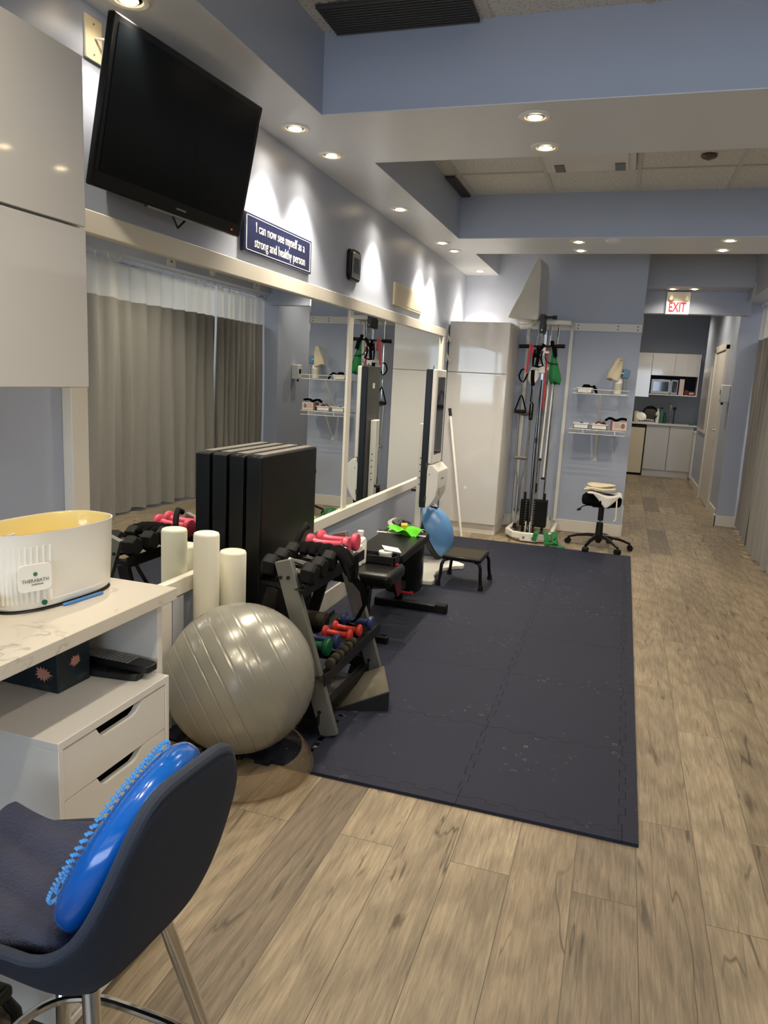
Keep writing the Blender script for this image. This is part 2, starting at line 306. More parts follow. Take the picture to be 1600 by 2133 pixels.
# ------------------------------------------------------------------ mesh helpers
def frame(d):
    d = Vector(d).normalized(); a = Vector((0, 0, 1)) if abs(d.z) < .9 else Vector((1, 0, 0))
    u = d.cross(a).normalized(); return u, d.cross(u).normalized()
def T(x=0, y=0, z=0, rx=0, ry=0, rz=0): return Matrix.Translation((x, y, z)) @ Euler((rx, ry, rz)).to_matrix().to_4x4()
def axis_m(p, d, rollv=None):
    d = Vector(d).normalized()
    if rollv is None: u, v = frame(d)
    else:
        u = (Vector(rollv)-Vector(rollv).dot(d)*d).normalized(); v = d.cross(u)
    m = Matrix((u, v, d)).transposed().to_4x4(); m.translation = Vector(p); return m
class MB:
    def __init__(s): s.bm = bmesh.new()
    def v(s, p, m=None): return s.bm.verts.new(m @ Vector(p) if m else Vector(p))
    def face(s, vs):
        try: return s.bm.faces.new(vs)
        except ValueError: return None
    def box(s, x0, x1, y0, y1, z0, z1, m=None):
        a = [s.v(p, m) for p in ((x0, y0, z0), (x1, y0, z0), (x1, y1, z0), (x0, y1, z0), (x0, y0, z1), (x1, y0, z1), (x1, y1, z1), (x0, y1, z1))]
        for f in ((0, 3, 2, 1), (4, 5, 6, 7), (0, 1, 5, 4), (1, 2, 6, 5), (2, 3, 7, 6), (3, 0, 4, 7)): s.face([a[i] for i in f])
        return s
    def prism(s, poly, z0, z1, m=None, top=None):
        a = [s.v((x, y, z0), m) for x, y in poly]; b = [s.v((x, y, z1), m) for x, y in (top or poly)]; n = len(poly)
        s.face(a[::-1]); s.face(b)
        for i in range(n): s.face([a[i], a[(i+1) % n], b[(i+1) % n], b[i]])
        return s
    def ring(s, c, u, v, r, n, ell=1): return [s.bm.verts.new(Vector(c)+u*r*math.cos(2*PI*i/n)+v*r*ell*math.sin(2*PI*i/n)) for i in range(n)]
    def bridge(s, a, b):
        n = len(a)
        for i in range(n): s.face([a[i], a[(i+1) % n], b[(i+1) % n], b[i]])
    def cyl(s, p0, p1, r0, r1=None, n=16, cap=True):
        r1 = r0 if r1 is None else r1; u, v = frame(Vector(p1)-Vector(p0))
        a = s.ring(p0, u, v, r0, n); b = s.ring(p1, u, v, r1, n); s.bridge(a, b)
        if cap: s.face(a[::-1]); s.face(b)
        return s
    def tube(s, path, r, n=8, closed=False, ell=1, upv=None):
        P = [Vector(p) for p in path]; k = len(P); rs = r if isinstance(r, (list, tuple)) else [r]*k
        rings = []; u = None
        for i in range(k):
            d = (P[(i+1) % k]-P[i-1]) if closed else (P[min(i+1, k-1)]-P[max(i-1, 0)])
            d.normalize()
            if upv is not None: u = (Vector(upv)-Vector(upv).dot(d)*d).normalized()
            elif u is None: u, _ = frame(d)
            else: u = (u-u.dot(d)*d).normalized()
            v = d.cross(u); rings.append(s.ring(P[i], u, v, rs[i], n, ell))
        for i in range(k-1): s.bridge(rings[i], rings[i+1])
        if closed: s.bridge(rings[-1], rings[0])
        else: s.face(rings[0][::-1]); s.face(rings[-1])
        return s
    def bar(s, p0, p1, w, h, upv=(0, 0, 1)):
        p0 = Vector(p0); p1 = Vector(p1); d = (p1-p0); L = d.length; m = axis_m(p0, d, upv)
        return s.box(-w/2, w/2, -h/2, h/2, 0, L, m)    # w lies along upv
    def lathe(s, prof, m=None, n=32, capa=True, capb=True):
        rings = []
        for r, z in prof:
            rings.append([s.v((r*math.cos(2*PI*i/n), r*math.sin(2*PI*i/n), z), m) for i in range(n)])
        for i in range(len(rings)-1): s.bridge(rings[i], rings[i+1])
        if capa: s.face(rings[0][::-1])
        if capb: s.face(rings[-1])
        return s
    def grid(s, fn, nu, nv, wrap=False):
        g = [[s.bm.verts.new(Vector(fn(i/(nu if wrap else nu-1), j/(nv-1)))) for j in range(nv)] for i in range(nu)]
        for i in range(nu if wrap else nu-1):
            for j in range(nv-1): s.face([g[i][j], g[(i+1) % nu][j], g[(i+1) % nu][j+1], g[i][j+1]])
        return g
    def strip(s, path, w, t, wv=(0, 1, 0)):
        # flat strap of width w (along wv) and thickness t
        P = [Vector(p) for p in path]; wv = Vector(wv).normalized(); rows = []
        for i, p in enumerate(P):
            d = (P[min(i+1, len(P)-1)]-P[max(i-1, 0)]).normalized(); ww = (wv-wv.dot(d)*d).normalized(); nn = d.cross(ww)
            rows.append([s.bm.verts.new(p+ww*a*w/2+nn*b*t/2) for a, b in ((-1, -1), (1, -1), (1, 1), (-1, 1))])
        for i in range(len(rows)-1): s.bridge(rows[i], rows[i+1])
        s.face(rows[0][::-1]); s.face(rows[-1]); return s
def wm(o):
    m = Matrix.Translation(o.location) @ o.rotation_euler.to_matrix().to_4x4() if o.parent is None else wm(o.parent) @ Matrix.Translation(o.location) @ o.rotation_euler.to_matrix().to_4x4()
    return m
def put(name, b, mat, parent=None, bev=0, seg=2, sub=0, solid=0, flat=False, local=False, label=None, loc=None, ang=35):
    bm = b.bm; bmesh.ops.recalc_face_normals(bm, faces=bm.faces[:])
    if parent is not None and not local: bmesh.ops.transform(bm, matrix=wm(parent).inverted(), verts=bm.verts[:])
    if loc is not None: bmesh.ops.translate(bm, vec=-Vector(loc), verts=bm.verts[:])
    for f in bm.faces: f.smooth = not flat
    if not flat:
        for e in bm.edges:
            if len(e.link_faces) == 2 and e.calc_face_angle(0) > math.radians(ang): e.smooth = False
    me = bpy.data.meshes.new(name); bm.to_mesh(me); bm.free()
    me.materials.append(mat); o = bpy.data.objects.new(name, me); C.objects.link(o)
    if parent is not None: o.parent = parent
    if loc is not None: o.location = loc
    if solid: md = o.modifiers.new('solid', 'SOLIDIFY'); md.thickness = solid; md.offset = 0
    if bev: md = o.modifiers.new('bev', 'BEVEL'); md.width = bev; md.segments = seg; md.limit_method = 'ANGLE'; md.angle_limit = .6
    if sub: md = o.modifiers.new('sub', 'SUBSURF'); md.levels = sub; md.render_levels = sub
    if label: o['label'] = label
    return o
def thing(name, label, cat, loc=(0, 0, 0), rz=0, group=None):
    o = bpy.data.objects.new(name, None); C.objects.link(o); o.location = loc; o.rotation_euler = (0, 0, rz)
    o.empty_display_size = .05; tag(o, label, cat, group); return o
def tag(o, label, cat, group=None, kind=None):
    o['label'] = label; o['category'] = cat
    if group: o['group'] = group
    if kind: o['kind'] = kind
    return o
def struct(name, b, mat, parent=None, **k):
    o = put(name, b, mat, parent, **k)
    if parent is None: o['kind'] = 'structure'
    return o
def dup(root, loc, rz=None, label=None, group=None):
    r = root.copy(); C.objects.link(r); r.location = loc
    if rz is not None: r.rotation_euler = (0, 0, rz)
    if label: r['label'] = label
    if group: r['group'] = group
    for ch in list(root.children):
        c = ch.copy(); C.objects.link(c); c.parent = r
        for g in ch.children:
            d = g.copy(); C.objects.link(d); d.parent = c
    return r
def text(name, s, size, mat, parent, m, sx=1, ext=.0006, off=0, align='CENTER', spacing=1.0, world=True):
    cu = bpy.data.curves.new(name, 'FONT'); cu.body = s; cu.size = size; cu.extrude = ext; cu.offset = off
    cu.align_x = align; cu.align_y = 'CENTER'; cu.space_line = spacing
    t = bpy.data.objects.new(name+'_c', cu); C.objects.link(t)
    dg = bpy.context.evaluated_depsgraph_get(); dg.update()
    me = bpy.data.meshes.new_from_object(t.evaluated_get(dg)); bpy.data.objects.remove(t)
    me.name = name; me.materials.clear(); me.materials.append(mat)
    me.transform(m @ Matrix.Diagonal((sx, 1, 1, 1)))
    o = bpy.data.objects.new(name, me); C.objects.link(o)
    if parent is not None:
        o.parent = parent
        if world: me.transform(wm(parent).inverted())
    return o
def mdir(p, xd, yd):   # matrix: local x -> xd, local y -> yd
    xd = Vector(xd).normalized(); yd = Vector(yd).normalized(); z = xd.cross(yd)
    m = Matrix((xd, yd, z)).transposed().to_4x4(); m.translation = Vector(p); return m
def superell(rx, ry, n, p=2.5, cx=0, cyy=0):
    o = []
    for i in range(n):
        t = 2*PI*i/n; c, s_ = math.cos(t), math.sin(t)
        o.append((cx+rx*math.copysign(abs(c)**(2/p), c), cyy+ry*math.copysign(abs(s_)**(2/p), s_)))
    return o

# ================================================================== STRUCTURE
WX = -1.64; CZ = 2.5; CT = 2.81; BY = 7.6; RX = 1.1
struct('floor', MB().box(-4.2, 4.2, -4.2, 15, -.1, 0), M['floor'])
struct('wall_left', MB().box(WX-.12, WX, -.9, BY, 0, CT), M['paint'])
struct('wall_back', MB().box(WX-.12, .09, BY, BY+.14, 0, CT), M['paint'])
struct('wall_alcove', MB().box(-4.2, WX-.12, -1.0, -.9, 0, CT), M['paint'])
struct('wall_alcove_side', MB().box(-4.3, -4.2, -4.1, -1.0, 0, CT), M['paint'])
struct('wall_right', MB().box(4.2, 4.3, -4.1, 8.9, 0, CT), M['paint'])
b = MB()
b.box(-4.2, -3.4, -4.1, -4.0, 0, CT); b.box(2.4, 4.2, -4.1, -4.0, 0, CT); b.box(-3.4, 2.4, -4.1, -4.0, 0, .9); b.box(-3.4, 2.4, -4.1, -4.0, 2.35, CT)
struct('wall_front', b, M['paint'])
b = MB()
for x in (-3.4, -1.5, .45, 2.34): b.box(x, x+.06, -4.08, -4.0, .9, 2.35)
b.box(-3.4, 2.4, -4.08, -4.0, .9, .95); b.box(-3.4, 2.4, -4.08, -4.0, 2.3, 2.35)
win = struct('window_1', b, M['trim'])
put('pane', MB().box(-3.4, 2.4, -4.09, -4.085, .9, 2.35), M['skyglow'], win)
bl = thing('window_blind', 'white horizontal slat blind across the street window', 'blind', (-.5, -3.95, 2.3))
b = MB()
for k in range(12): b.box(-3.35, 2.35, -.03, .03, -.0015, .0015, T(0, -3.935, 2.26-.115*k, rx=.75))
put('slat_panel', b, M['trim'], bl)
put('head_rail', MB().box(-3.38, 2.38, -3.98, -3.92, 2.29, 2.33), M['trim'], bl)
# corridor and kitchen shell
struct('wall_corridor_right', MB().box(1.15, 1.27, 8.9, 12.9, 0, CT), M['paint'])
struct('wall_pier', MB().box(1.10, 1.36, 8.88, 9.0, 0, CT), M['paint'])
struct('wall_bay_end', MB().box(1.36, 4.2, 8.9, 9.0, 0, CT), M['paint'])
struct('wall_kitchen', MB().box(-1.6, 1.6, 14.1, 14.2, 0, CT), M['kitchenwall'])
struct('wall_kitchen_left', MB().box(-1.7, -1.6, BY+.14, 14.1, 0, CT), M['paint'])
struct('wall_kitchen_right', MB().box(1.5, 1.6, 12.9, 14.1, 0, CT), M['paint'])
struct('ceiling', MB().box(-4.3, 4.3, -4.2, 14.2, CT, CT+.08), M['tile'])
# T-bar grid below the tiles
b = MB()
for k in range(-6, 7):
    x = -.06+.575*k
    if -4.2 < x < 4.2: b.box(x-.012, x+.012, -4, 14.1, CT-.006, CT)
y = 5.15-1.2*8
while y < 14: b.box(-4.2, 4.2, y-.012, y+.012, CT-.0065, CT); y += 1.2
struct('trim_1', b, pmat('tbar', '#c9c6bd', .4))
# left soffit, cross beams, right header
SL = -1.31
struct('ceiling_soffit_left', MB().box(WX, SL, -.9, BY, CZ+.004, CT), M['paint'])
struct('ceiling_soffit_underside', MB().box(WX, SL, -.9, BY, CZ, CZ+.004), M['under'])
for i, (a, c) in enumerate(((-2.28, -1.6), (.38, 1.06), (3.04, 3.72), (5.70, 6.36))):
    struct('ceiling_beam', MB().box(SL, RX, a, c, CZ+.004, CT), M['paint']); struct('ceiling_beam_underside', MB().box(SL, RX, a, c, CZ, CZ+.004), M['under'])
struct('ceiling_beam', MB().box(.09, RX, 8.28, 8.66, CZ, CT), M['soffit'])
struct('ceiling_header', MB().box(.09, RX+.05, 8.66, 8.80, 2.27, CT), M['paint'])
struct('ceiling_soffit_right', MB().box(RX, 1.46, -4.0, 8.88, 2.40, CT), M['soffit'])
# baseboards
BB = .12
struct('baseboard_left', MB().box(WX, WX+.015, -.9, BY, 0, .13), M['trim'], bev=.004)
struct('baseboard_back', MB().box(WX, .09, BY-.015, BY, 0, BB), M['trim'], bev=.004)
struct('trim_2', MB().box(.09, .105, BY-.015, BY+.15, 0, BB).box(.09, .1, BY-.012, BY, BB, .32), M['trim'], bev=.003)
struct('baseboard_pier', MB().box(1.085, 1.37, 8.865, 8.88, 0, BB).box(1.085, 1.10, 8.865, 9.02, 0, BB), M['trim'], bev=.003)
struct('baseboard_corridor', MB().box(1.135, 1.15, 9.0, 10.0, 0, BB).box(1.135, 1.15, 11.3, 12.9, 0, BB), M['trim'], bev=.003)
# corridor door
b = MB(); b.box(1.12, 1.15, 10.02, 10.10, 0, 2.05); b.box(1.12, 1.15, 11.2, 11.28, 0, 2.05); b.box(1.12, 1.15, 10.02, 11.28, 2.0, 2.08)
dr = struct('door_1', b, M['trim'])
put('door_slab', MB().box(1.135, 1.149, 10.1, 11.2, .01, 2.0), M['matte_white'], dr)
put('door_handle', MB().cyl((1.135, 10.2, 1.0), (1.09, 10.2, 1.0), .011).cyl((1.09, 10.2, 1.0), (1.09, 10.31, 1.0), .009), M['alu'], dr)
# bays behind the curtains; partitions run full height to block window daylight
struct('wall_partition_light_block', MB().box(1.48, 4.2, 5.7, 5.8, 0, CT), M['paint'])
struct('wall_partition_light_block', MB().box(1.48, 4.2, 2.6, 2.7, 0, CT), M['paint'])
struct('wall_partition_light_block', MB().box(1.48, 4.2, -.6, -.5, 0, CT), M['paint'])  # unseen extra partition added to keep blue daylight out of the bays
for i, yy in enumerate((1.2, 4.2, 7.4)):
    o = struct('ceiling_panel', MB().box(2.2, 2.8, yy-.6, yy+.6, CT-.02, CT-.008), M['panel'])
    light('bay_light', 'AREA', (2.5, yy, CT-.03), BAY_W, (1, .96, .88), .6, 1.2)
# ceiling slot diffusers, fixture
def vent(x0, x1, y0, y1, lab):
    t = thing('ceiling_vent', lab, 'vent', ((x0+x1)/2, (y0+y1)/2, CT-.01))
    put('backing', MB().box(x0, x1, y0, y1, CT-.012, CT-.0075), M['vent'], t)
    b = MB(); n = 12 if x1-x0 > y1-y0 else 6
    for k in range(n):
        if x1-x0 > y1-y0: yy = y0+(y1-y0)*(k+.5)/n; b.box(x0, x1, yy-.004, yy+.004, CT-.02, CT-.010)
        else: xx = x0+(x1-x0)*(k+.5)/n; b.box(xx-.004, xx+.004, y0, y1, CT-.02, CT-.010)
    put('louvre', b, M['vent'], t)
vent(-1.25, -.67, 2.80, 3.03, 'dark slotted ceiling vent above the first blue beam')
vent(-1.305, -1.24, 5.15, 5.69, 'narrow dark slotted ceiling vent in the corner of the second ceiling recess')
t = thing('ceiling_light', 'flat rectangular ceiling fixture set into the tiles of the second recess', 'ceiling light', (-.35, 4.5, CT-.02))
put('frame', MB().box(-.62, -.08, 3.98, 5.10, CT-.02, CT-.008), M['trim'], t, bev=.004)
put('diffuser', MB().box(-.58, -.12, 4.02, 5.06, CT-.03, CT-.02), M['matte_white'], t, bev=.004)
for xx in (-.53, -.17): put('clip', MB().box(xx-.03, xx+.03, 4.9, 5.05, CT-.035, CT-.03), M['graymetal'], t)
t = thing('sprinkler', 'small dark round sprinkler cap on the ceiling tiles of the second recess', 'sprinkler', (.32, 4.9, CT))
put('cap', MB().lathe([(.038, -.02), (.045, -.012), (.045, -.008)], T(.32, 4.9, CT)), pmat('sprinkler_cap', '#5b4a3d', .5), t)
put('stem', MB().cyl((.32, 4.9, CT-.01), (.32, 4.9, CT-.035), .012), M['steel'], t)
t = thing('smoke_detector', 'flat round white detector between the two downlight pairs of the far beam', 'smoke detector', (-.198, 5.80, CZ))
put('body', MB().lathe([(.05, 0), (.05, -.012), (.03, -.022)], T(-.198, 5.80, CZ), n=24), M['plastic_white'], t)
put('base_plate', MB().lathe([(.062, 0), (.062, -.005)], T(-.198, 5.80, CZ), n=24), M['plastic_white'], t)

# ------------------------------------------------------------------ downlights
DL = [(-.98, .53, 'over the desk, nearest the upper cabinets'), (-1.50, 2.03, 'above the television'), (-1.489, 3.165, 'left of the first beam, nearer of the pair by the wall'),
 (-1.48, 3.567, 'left of the first beam, farther of the pair by the wall'), (-1.475, 4.707, 'above the thermostat wall, alone in the left soffit'),
 (-1.473, 5.843, 'by the wall at the far beam, nearer of the two'), (-1.458, 6.202, 'by the wall at the far beam, farther of the two'), (-1.449, 7.30, 'directly above the tall cabinet'),
 (-.454, 3.185, 'middle of the first beam, nearer of the two'), (-.453, 3.581, 'middle of the first beam, farther of the two'),
 (-.439, 5.832, 'left of the detector on the far beam, nearer'), (-.445, 6.19, 'left of the detector on the far beam, farther'),
 (.578, 5.808, 'right end of the far beam, nearer of the two'), (.575, 6.18, 'right end of the far beam, farther of the two'),
 (.356, 8.437, 'left one above the exit sign'), (.563, 8.42, 'right one above the exit sign'),
 (.60, 3.185, 'right end of the first beam, nearer and out of view'), (.60, 3.581, 'right end of the first beam, farther and out of view'),
 (-.45, .53, 'on the beam overhead, nearer of the middle two'), (-.45, .93, 'on the beam overhead, farther of the middle two'), (.6, .53, 'on the beam overhead, nearer of the right two'), (.6, .93, 'on the beam overhead, farther of the right two'),
 (-.98, .95, 'over the desk, above the upper cabinet edge'),
 (.62, 10.6, 'added unseen for fill, corridor ceiling halfway to the kitchen', CT), (.62, 9.45, 'on the corridor ceiling just behind the exit sign header', CT), (.62, 12.7, 'added unseen for fill, corridor ceiling before the kitchen', CT)]  # halfway and kitchen lamps are added, unseen, to brighten the far end
proto = None
for i, dl in enumerate(DL):
    x, y, d = dl[:3]; zc = dl[3] if len(dl) > 3 else CZ
    lab = 'round white recessed downlight, '+d
    if proto is None:
        t = thing('downlight', lab, 'downlight', (0, 0, 0), 0, 'ceiling downlights')
        put('trim_ring', MB().lathe([(.040, .0), (.043, -.006), (.058, -.007), (.066, -.002), (.066, .0)], n=32, capa=False, capb=False), M['metal_white'], t, local=True)
        put('reflector', MB().lathe([(.041, -.002), (.036, -.004), (.029, -.005)], n=24, capa=False, capb=False), M['chrome'], t, local=True)
        put('lamp', MB().lathe([(.030, -.004), (.024, -.009), (.010, -.012)], n=20, capa=False), M['lamp'], t, local=True)
        proto = t; t.location = (x, y, zc)
    else: t = dup(proto, (x, y, zc), label=lab)
    wall_ = x < -1.4
    wpow = SPOT_W*(2.5 if wall_ else 1.0)
    if y < 1.2: wpow *= .28 if x < -.9 else .75
    if y > 5 and y < 8: wpow *= 1.15
    if y > 10: wpow *= 2.3
    elif y > 9: wpow *= 1.2
    elif y > 8: wpow *= .16
    light('downlight_beam', 'SPOT', (x, y, zc-.02), wpow, (1, .88, .71), parent=t, spot_size=math.radians(88 if wall_ else 150), spot_blend=.6 if wall_ else .8, shadow_soft_size=.035)

# ================================================================== LEFT WALL
# mirror with white frame
t = thing('wall_mirror', 'long wide wall mirror in a white frame above the equipment', 'mirror', (-1.63, 4.3, .55))
put('glass', MB().box(-1.632, -1.62, 1.94, 6.62, .62, 1.835), M['mirror'], t)
put('top_frame', MB().box(-1.64, -1.602, 1.87, 6.70, 1.835, 1.905), M['trim'], t, bev=.004)
put('bottom_frame', MB().box(-1.64, -1.602, 1.87, 6.70, .555, .622), M['trim'], t, bev=.004)
put('side_frame', MB().box(-1.64, -1.602, 1.87, 1.945, .622, 1.835), M['trim'], t, bev=.004)
put('side_frame', MB().box(-1.64, -1.602, 6.62, 6.70, .622, 1.835), M['trim'], t, bev=.004)
put('divider', MB().box(-1.626, -1.612, 4.262, 4.332, .622, 1.835), M['trim'], t, bev=.003)
# television
def lerp(a, b, k): return Vector(a)*(1-k)+Vector(b)*k
TL = Vector((0, 0, CAM_H)); k = .69
TL, TR, BR, BL = [Vector((x*k, y*k, CAM_H+(z-CAM_H)*k)) for x, y, z in ((-2.179, 2.869, 2.894), (-2.052, 3.961, 2.871), (-2.189, 3.94, 2.19), (-2.316, 2.847, 2.213))]
ctr = (TL+TR+BR+BL)/4; xd = ((TR-TL)+(BR-BL)).normalized(); yd = ((TL-BL)+(TR-BR)); yd = (yd-yd.dot(xd)*xd).normalized()
W2 = ((TR-TL).length+(BR-BL).length)/4; H2 = ((TL-BL).length+(TR-BR).length)/4
tm = mdir(ctr, xd, yd); t = thing('television', 'black flat television tilted out from the wall above the mirror', 'television', tuple(ctr))
put('bezel', MB().box(-W2, W2, -H2, H2, -.028, 0, tm), M['tvbody'], t, bev=.006)
put('screen', MB().box(-W2+.022, W2-.022, -H2+.045, H2-.022, 0, .0015, tm), M['tvscreen'], t)
put('back_housing', MB().box(-W2*.72, W2*.72, -H2*.7, H2*.6, -.06, -.028, tm), M['tvbody'], t, bev=.01)
put('speaker_strip', MB().box(-W2*.35, W2*.35, -H2-.006, -H2, -.02, -.004, tm), M['steel'], t)
put('power_light', MB().lathe([(.003, 0), (.002, .002)], tm @ T(W2-.06, -H2+.02, 0), n=10), M['led'], t)
put('name_badge', MB().box(-.0, .05, -H2+.018, -H2+.024, 0, .001, tm), M['greytxt'], t)
b = MB(); bk = tm @ Vector((0, 0, -.06)); b.bar(bk, (-1.60, bk.y-.05, bk.z), .05, .02); b.box(-1.64, -1.615, bk.y-.15, bk.y+.05, bk.z-.13, bk.z+.13)
put('wall_bracket', b, M['darkmetal'], t)
# cable from wall plate to tv
def wallplate(y, z, w_, h, lab, mat='yellowed'):
    o = thing('wall_plate', lab, 'wall plate', (WX, y, z)); put('plate', MB().box(WX, WX+.008, y-w_/2, y+w_/2, z-h/2, z+h/2), M[mat], o, bev=.002)
    b = MB()
    for dz in (-.35, .35): b.cyl((WX+.008, y, z+dz*h), (WX+.0095, y, z+dz*h), .003, n=8)
    put('screw', b, M['greytxt'], o); return o
wallplate(2.04, 2.405, .075, .12, 'cream wall plate with a cable beside the top left corner of the television')
wallplate(2.135, 2.40, .07, .11, 'cream power outlet plate half hidden behind the television edge')
o = put('tv_cable', MB().tube([(WX+.008, 2.045, 2.41), (WX+.04, 2.06, 2.41), (WX+.05, 2.10, 2.39), (WX+.045, 2.12, 2.33), (WX+.02, 2.15, 2.25), (-1.60, 2.25, 2.2)], .004), M['plastic_white'])
tag(o, 'white cable running from the wall plate behind the television', 'cable')
o = put('tv_cable', MB().tube([(-1.6, 2.14, 2.43), (-1.58, 2.19, 2.46), (-1.57, 2.25, 2.44), (-1.6, 2.35, 2.3), (-1.6, 2.4, 1.98), (-1.61, 2.45, 1.945), (-1.6, 2.5, 1.99)], .004), M['black'])
tag(o, 'black cable looping from the outlet behind the television', 'cable')
# quote sign
t = thing('wall_sign', 'navy sign with cream lettering and border right of the television', 'sign', (WX, 3.32, 2.03))
put('board', MB().box(WX, WX+.02, 2.965, 3.68, 1.955, 2.118), M['navysign'], t, bev=.002)
b = MB()
for y0, y1, z0, z1 in ((2.98, 3.665, 2.106, 2.109), (2.98, 3.665, 1.964, 1.967), (2.98, 2.986, 1.964, 2.109), (3.659, 3.665, 1.964, 2.109)): b.box(WX+.02, WX+.0212, y0, y1, z0, z1)
put('border_line', b, M['letters'], t)
ms = mdir((WX+.0205, 3.33, 2.067), (0, 1, 0), (0, 0, 1))
text('lettering', 'I can now see myself as a', .060, M['letters'], t, ms, .86, off=.0001)
ms = mdir((WX+.0205, 3.33, 2.004), (0, 1, 0), (0, 0, 1))
text('lettering', 'strong and healthy person', .060, M['letters'], t, ms, .86, off=.0001)
# thermostat
t = thing('thermostat', 'dark framed thermostat with small grey screen on the left wall', 'thermostat', (WX, 4.34, 2.1))
put('back_plate', MB().prism(superell(.098, .092, 28, 5), 0, .02, mdir((WX, 4.335, 2.098), (0, 1, 0), (0, 0, 1))), M['tvbody'], t, bev=.003)
put('face_frame', MB().box(WX+.02, WX+.026, 4.275, 4.405, 2.025, 2.17), M['steel'], t, bev=.005)
put('screen', MB().box(WX+.026, WX+.0275, 4.30, 4.38, 2.055, 2.14), M['darkglass'], t)
# pale plaque
t = thing('wall_plaque', 'pale cream plaque with faint writing above the far half of the mirror', 'plaque', (WX, 5.54, 2.04))
put('board', MB().box(WX, WX+.015, 5.17, 5.92, 1.96, 2.115), M['cream'], t, bev=.002)
put('inner_panel', MB().box(WX+.015, WX+.017, 5.2, 5.89, 1.975, 2.10), pmat('plaque_face', '#d8ceb4', .5, bump=.2, bscale=60), t)
# hooks
for z, lab in ((1.83, 'upper white adhesive hook on the wall by the tall cabinet'), (1.655, 'lower white adhesive hook on the wall by the tall cabinet')):
    t = thing('wall_hook', lab, 'hook', (WX, 6.97, z), 0, 'white adhesive wall hooks')
    put('pad', MB().box(WX, WX+.006, 6.93, 6.965, z-.03, z+.05), M['plastic_white'], t, bev=.003)
    put('prong', MB().tube([(WX+.006, 6.947, z+.03), (WX+.02, 6.947, z-.01), (WX+.03, 6.947, z-.03), (WX+.04, 6.947, z-.01)], .006), M['plastic_white'], t)
o = put('wall_card', MB().box(WX, WX+.002, -.04, .04, -.035, .035, T(0, 5.15, .29, rx=-.25)), M['plum']); tag(o, 'small plum coloured card stuck low on the left wall', 'card')
# white board leaning on wall right of desk
o = put('leaning_board', MB().box(-1.624, -1.608, 2.10, 2.408, .0, .548), M['matte_white'], bev=.003); tag(o, 'wide white board standing under the mirror frame beside the desk', 'board')
o = put('leaning_board', MB().box(-1.624, -1.610, 2.42, 2.495, .0, .548), M['soffit'], bev=.003); tag(o, 'narrow pale grey board under the mirror frame beside the white foam rollers', 'board')

# upper cabinets -- gloss fronts over the desk
UX = -1.25
def upcab(y0, y1, z0, z1, lab):
    t = thing('upper_cabinet', lab, 'cabinet', (-1.44, (y0+y1)/2, z0), 0, 'gloss white upper cabinets over the desk')
    put('body', MB().box(WX, UX-.02, y0+.001, y1-.001, z0, z1), M['matte_white'], t)
    put('door', MB().box(UX-.018, UX, y0+.0015, y1-.0015, z0+.0015, z1-.0015), M['gloss'], t, bev=.0015)
for (y0, y1, side) in ((.98, 1.523, 'nearest the television'), (.42, .978, 'left of the one nearest the television')):
    upcab(y0, y1, 1.387, 1.757, 'lower gloss white cabinet over the desk, '+side)
    upcab(y0, y1, 1.76, 2.133, 'upper gloss white cabinet over the desk, '+side)

# desk
t = thing('desk', 'white marbled counter desk along the left wall', 'desk', (-1.3, .6, 0))
put('desktop', MB().box(-1.625, -1.0, -.7, 1.52, .885, .915), M['stone'], t, bev=.002)
put('end_panel', MB().box(-1.6, -1.035, 1.488, 1.508, .0, .885), M['matte_white'], t, bev=.001)
# drawer unit
DZ = .7; y0, y1 = 1.105, 1.484; x1 = -1.0
t = thing('drawer_unit', 'white drawer unit with cut-out grips under the desk', 'drawer unit', (-1.29, 1.295, 0))
b = MB(); b.box(-1.58, x1, y0, y1, DZ-.018, DZ); b.box(-1.58, x1, y0, y0+.014, .03, DZ-.018); b.box(-1.58, x1, y1-.014, y1, .03, DZ-.018); b.box(-1.58, -1.565, y0+.014, y1-.014, .03, DZ-.018); b.box(-1.58, x1, y0+.014, y1-.014, .03, .05)
put('carcass', b, M['matte_white'], t, bev=.001)
hs = [.115, .115, .13, .13, .13]; zt = DZ-.022
yA, yB = y0+.016, y1-.016; ym = (yA+yB)/2
for hh in hs:
    zb = zt-hh+.003
    poly = [(yA, zb), (yB, zb), (yB, zt), (ym+.085, zt), (ym+.065, zt-.02), (ym+.05, zt-.026), (ym-.05, zt-.026), (ym-.062, zt-.02), (ym-.075, zt), (yA, zt)]
    put('drawer', MB().prism(poly, -.016, 0, mdir((x1-.002, 0, 0), (0, 1, 0), (0, 0, 1))), M['matte_white'], t)
    zt = zb-.003
put('shadow_liner', MB().box(x1-.06, x1-.05, yA, yB, .05, DZ-.02), M['gap_shade'], t)  # dark sheet added as painted shade behind the drawer fronts

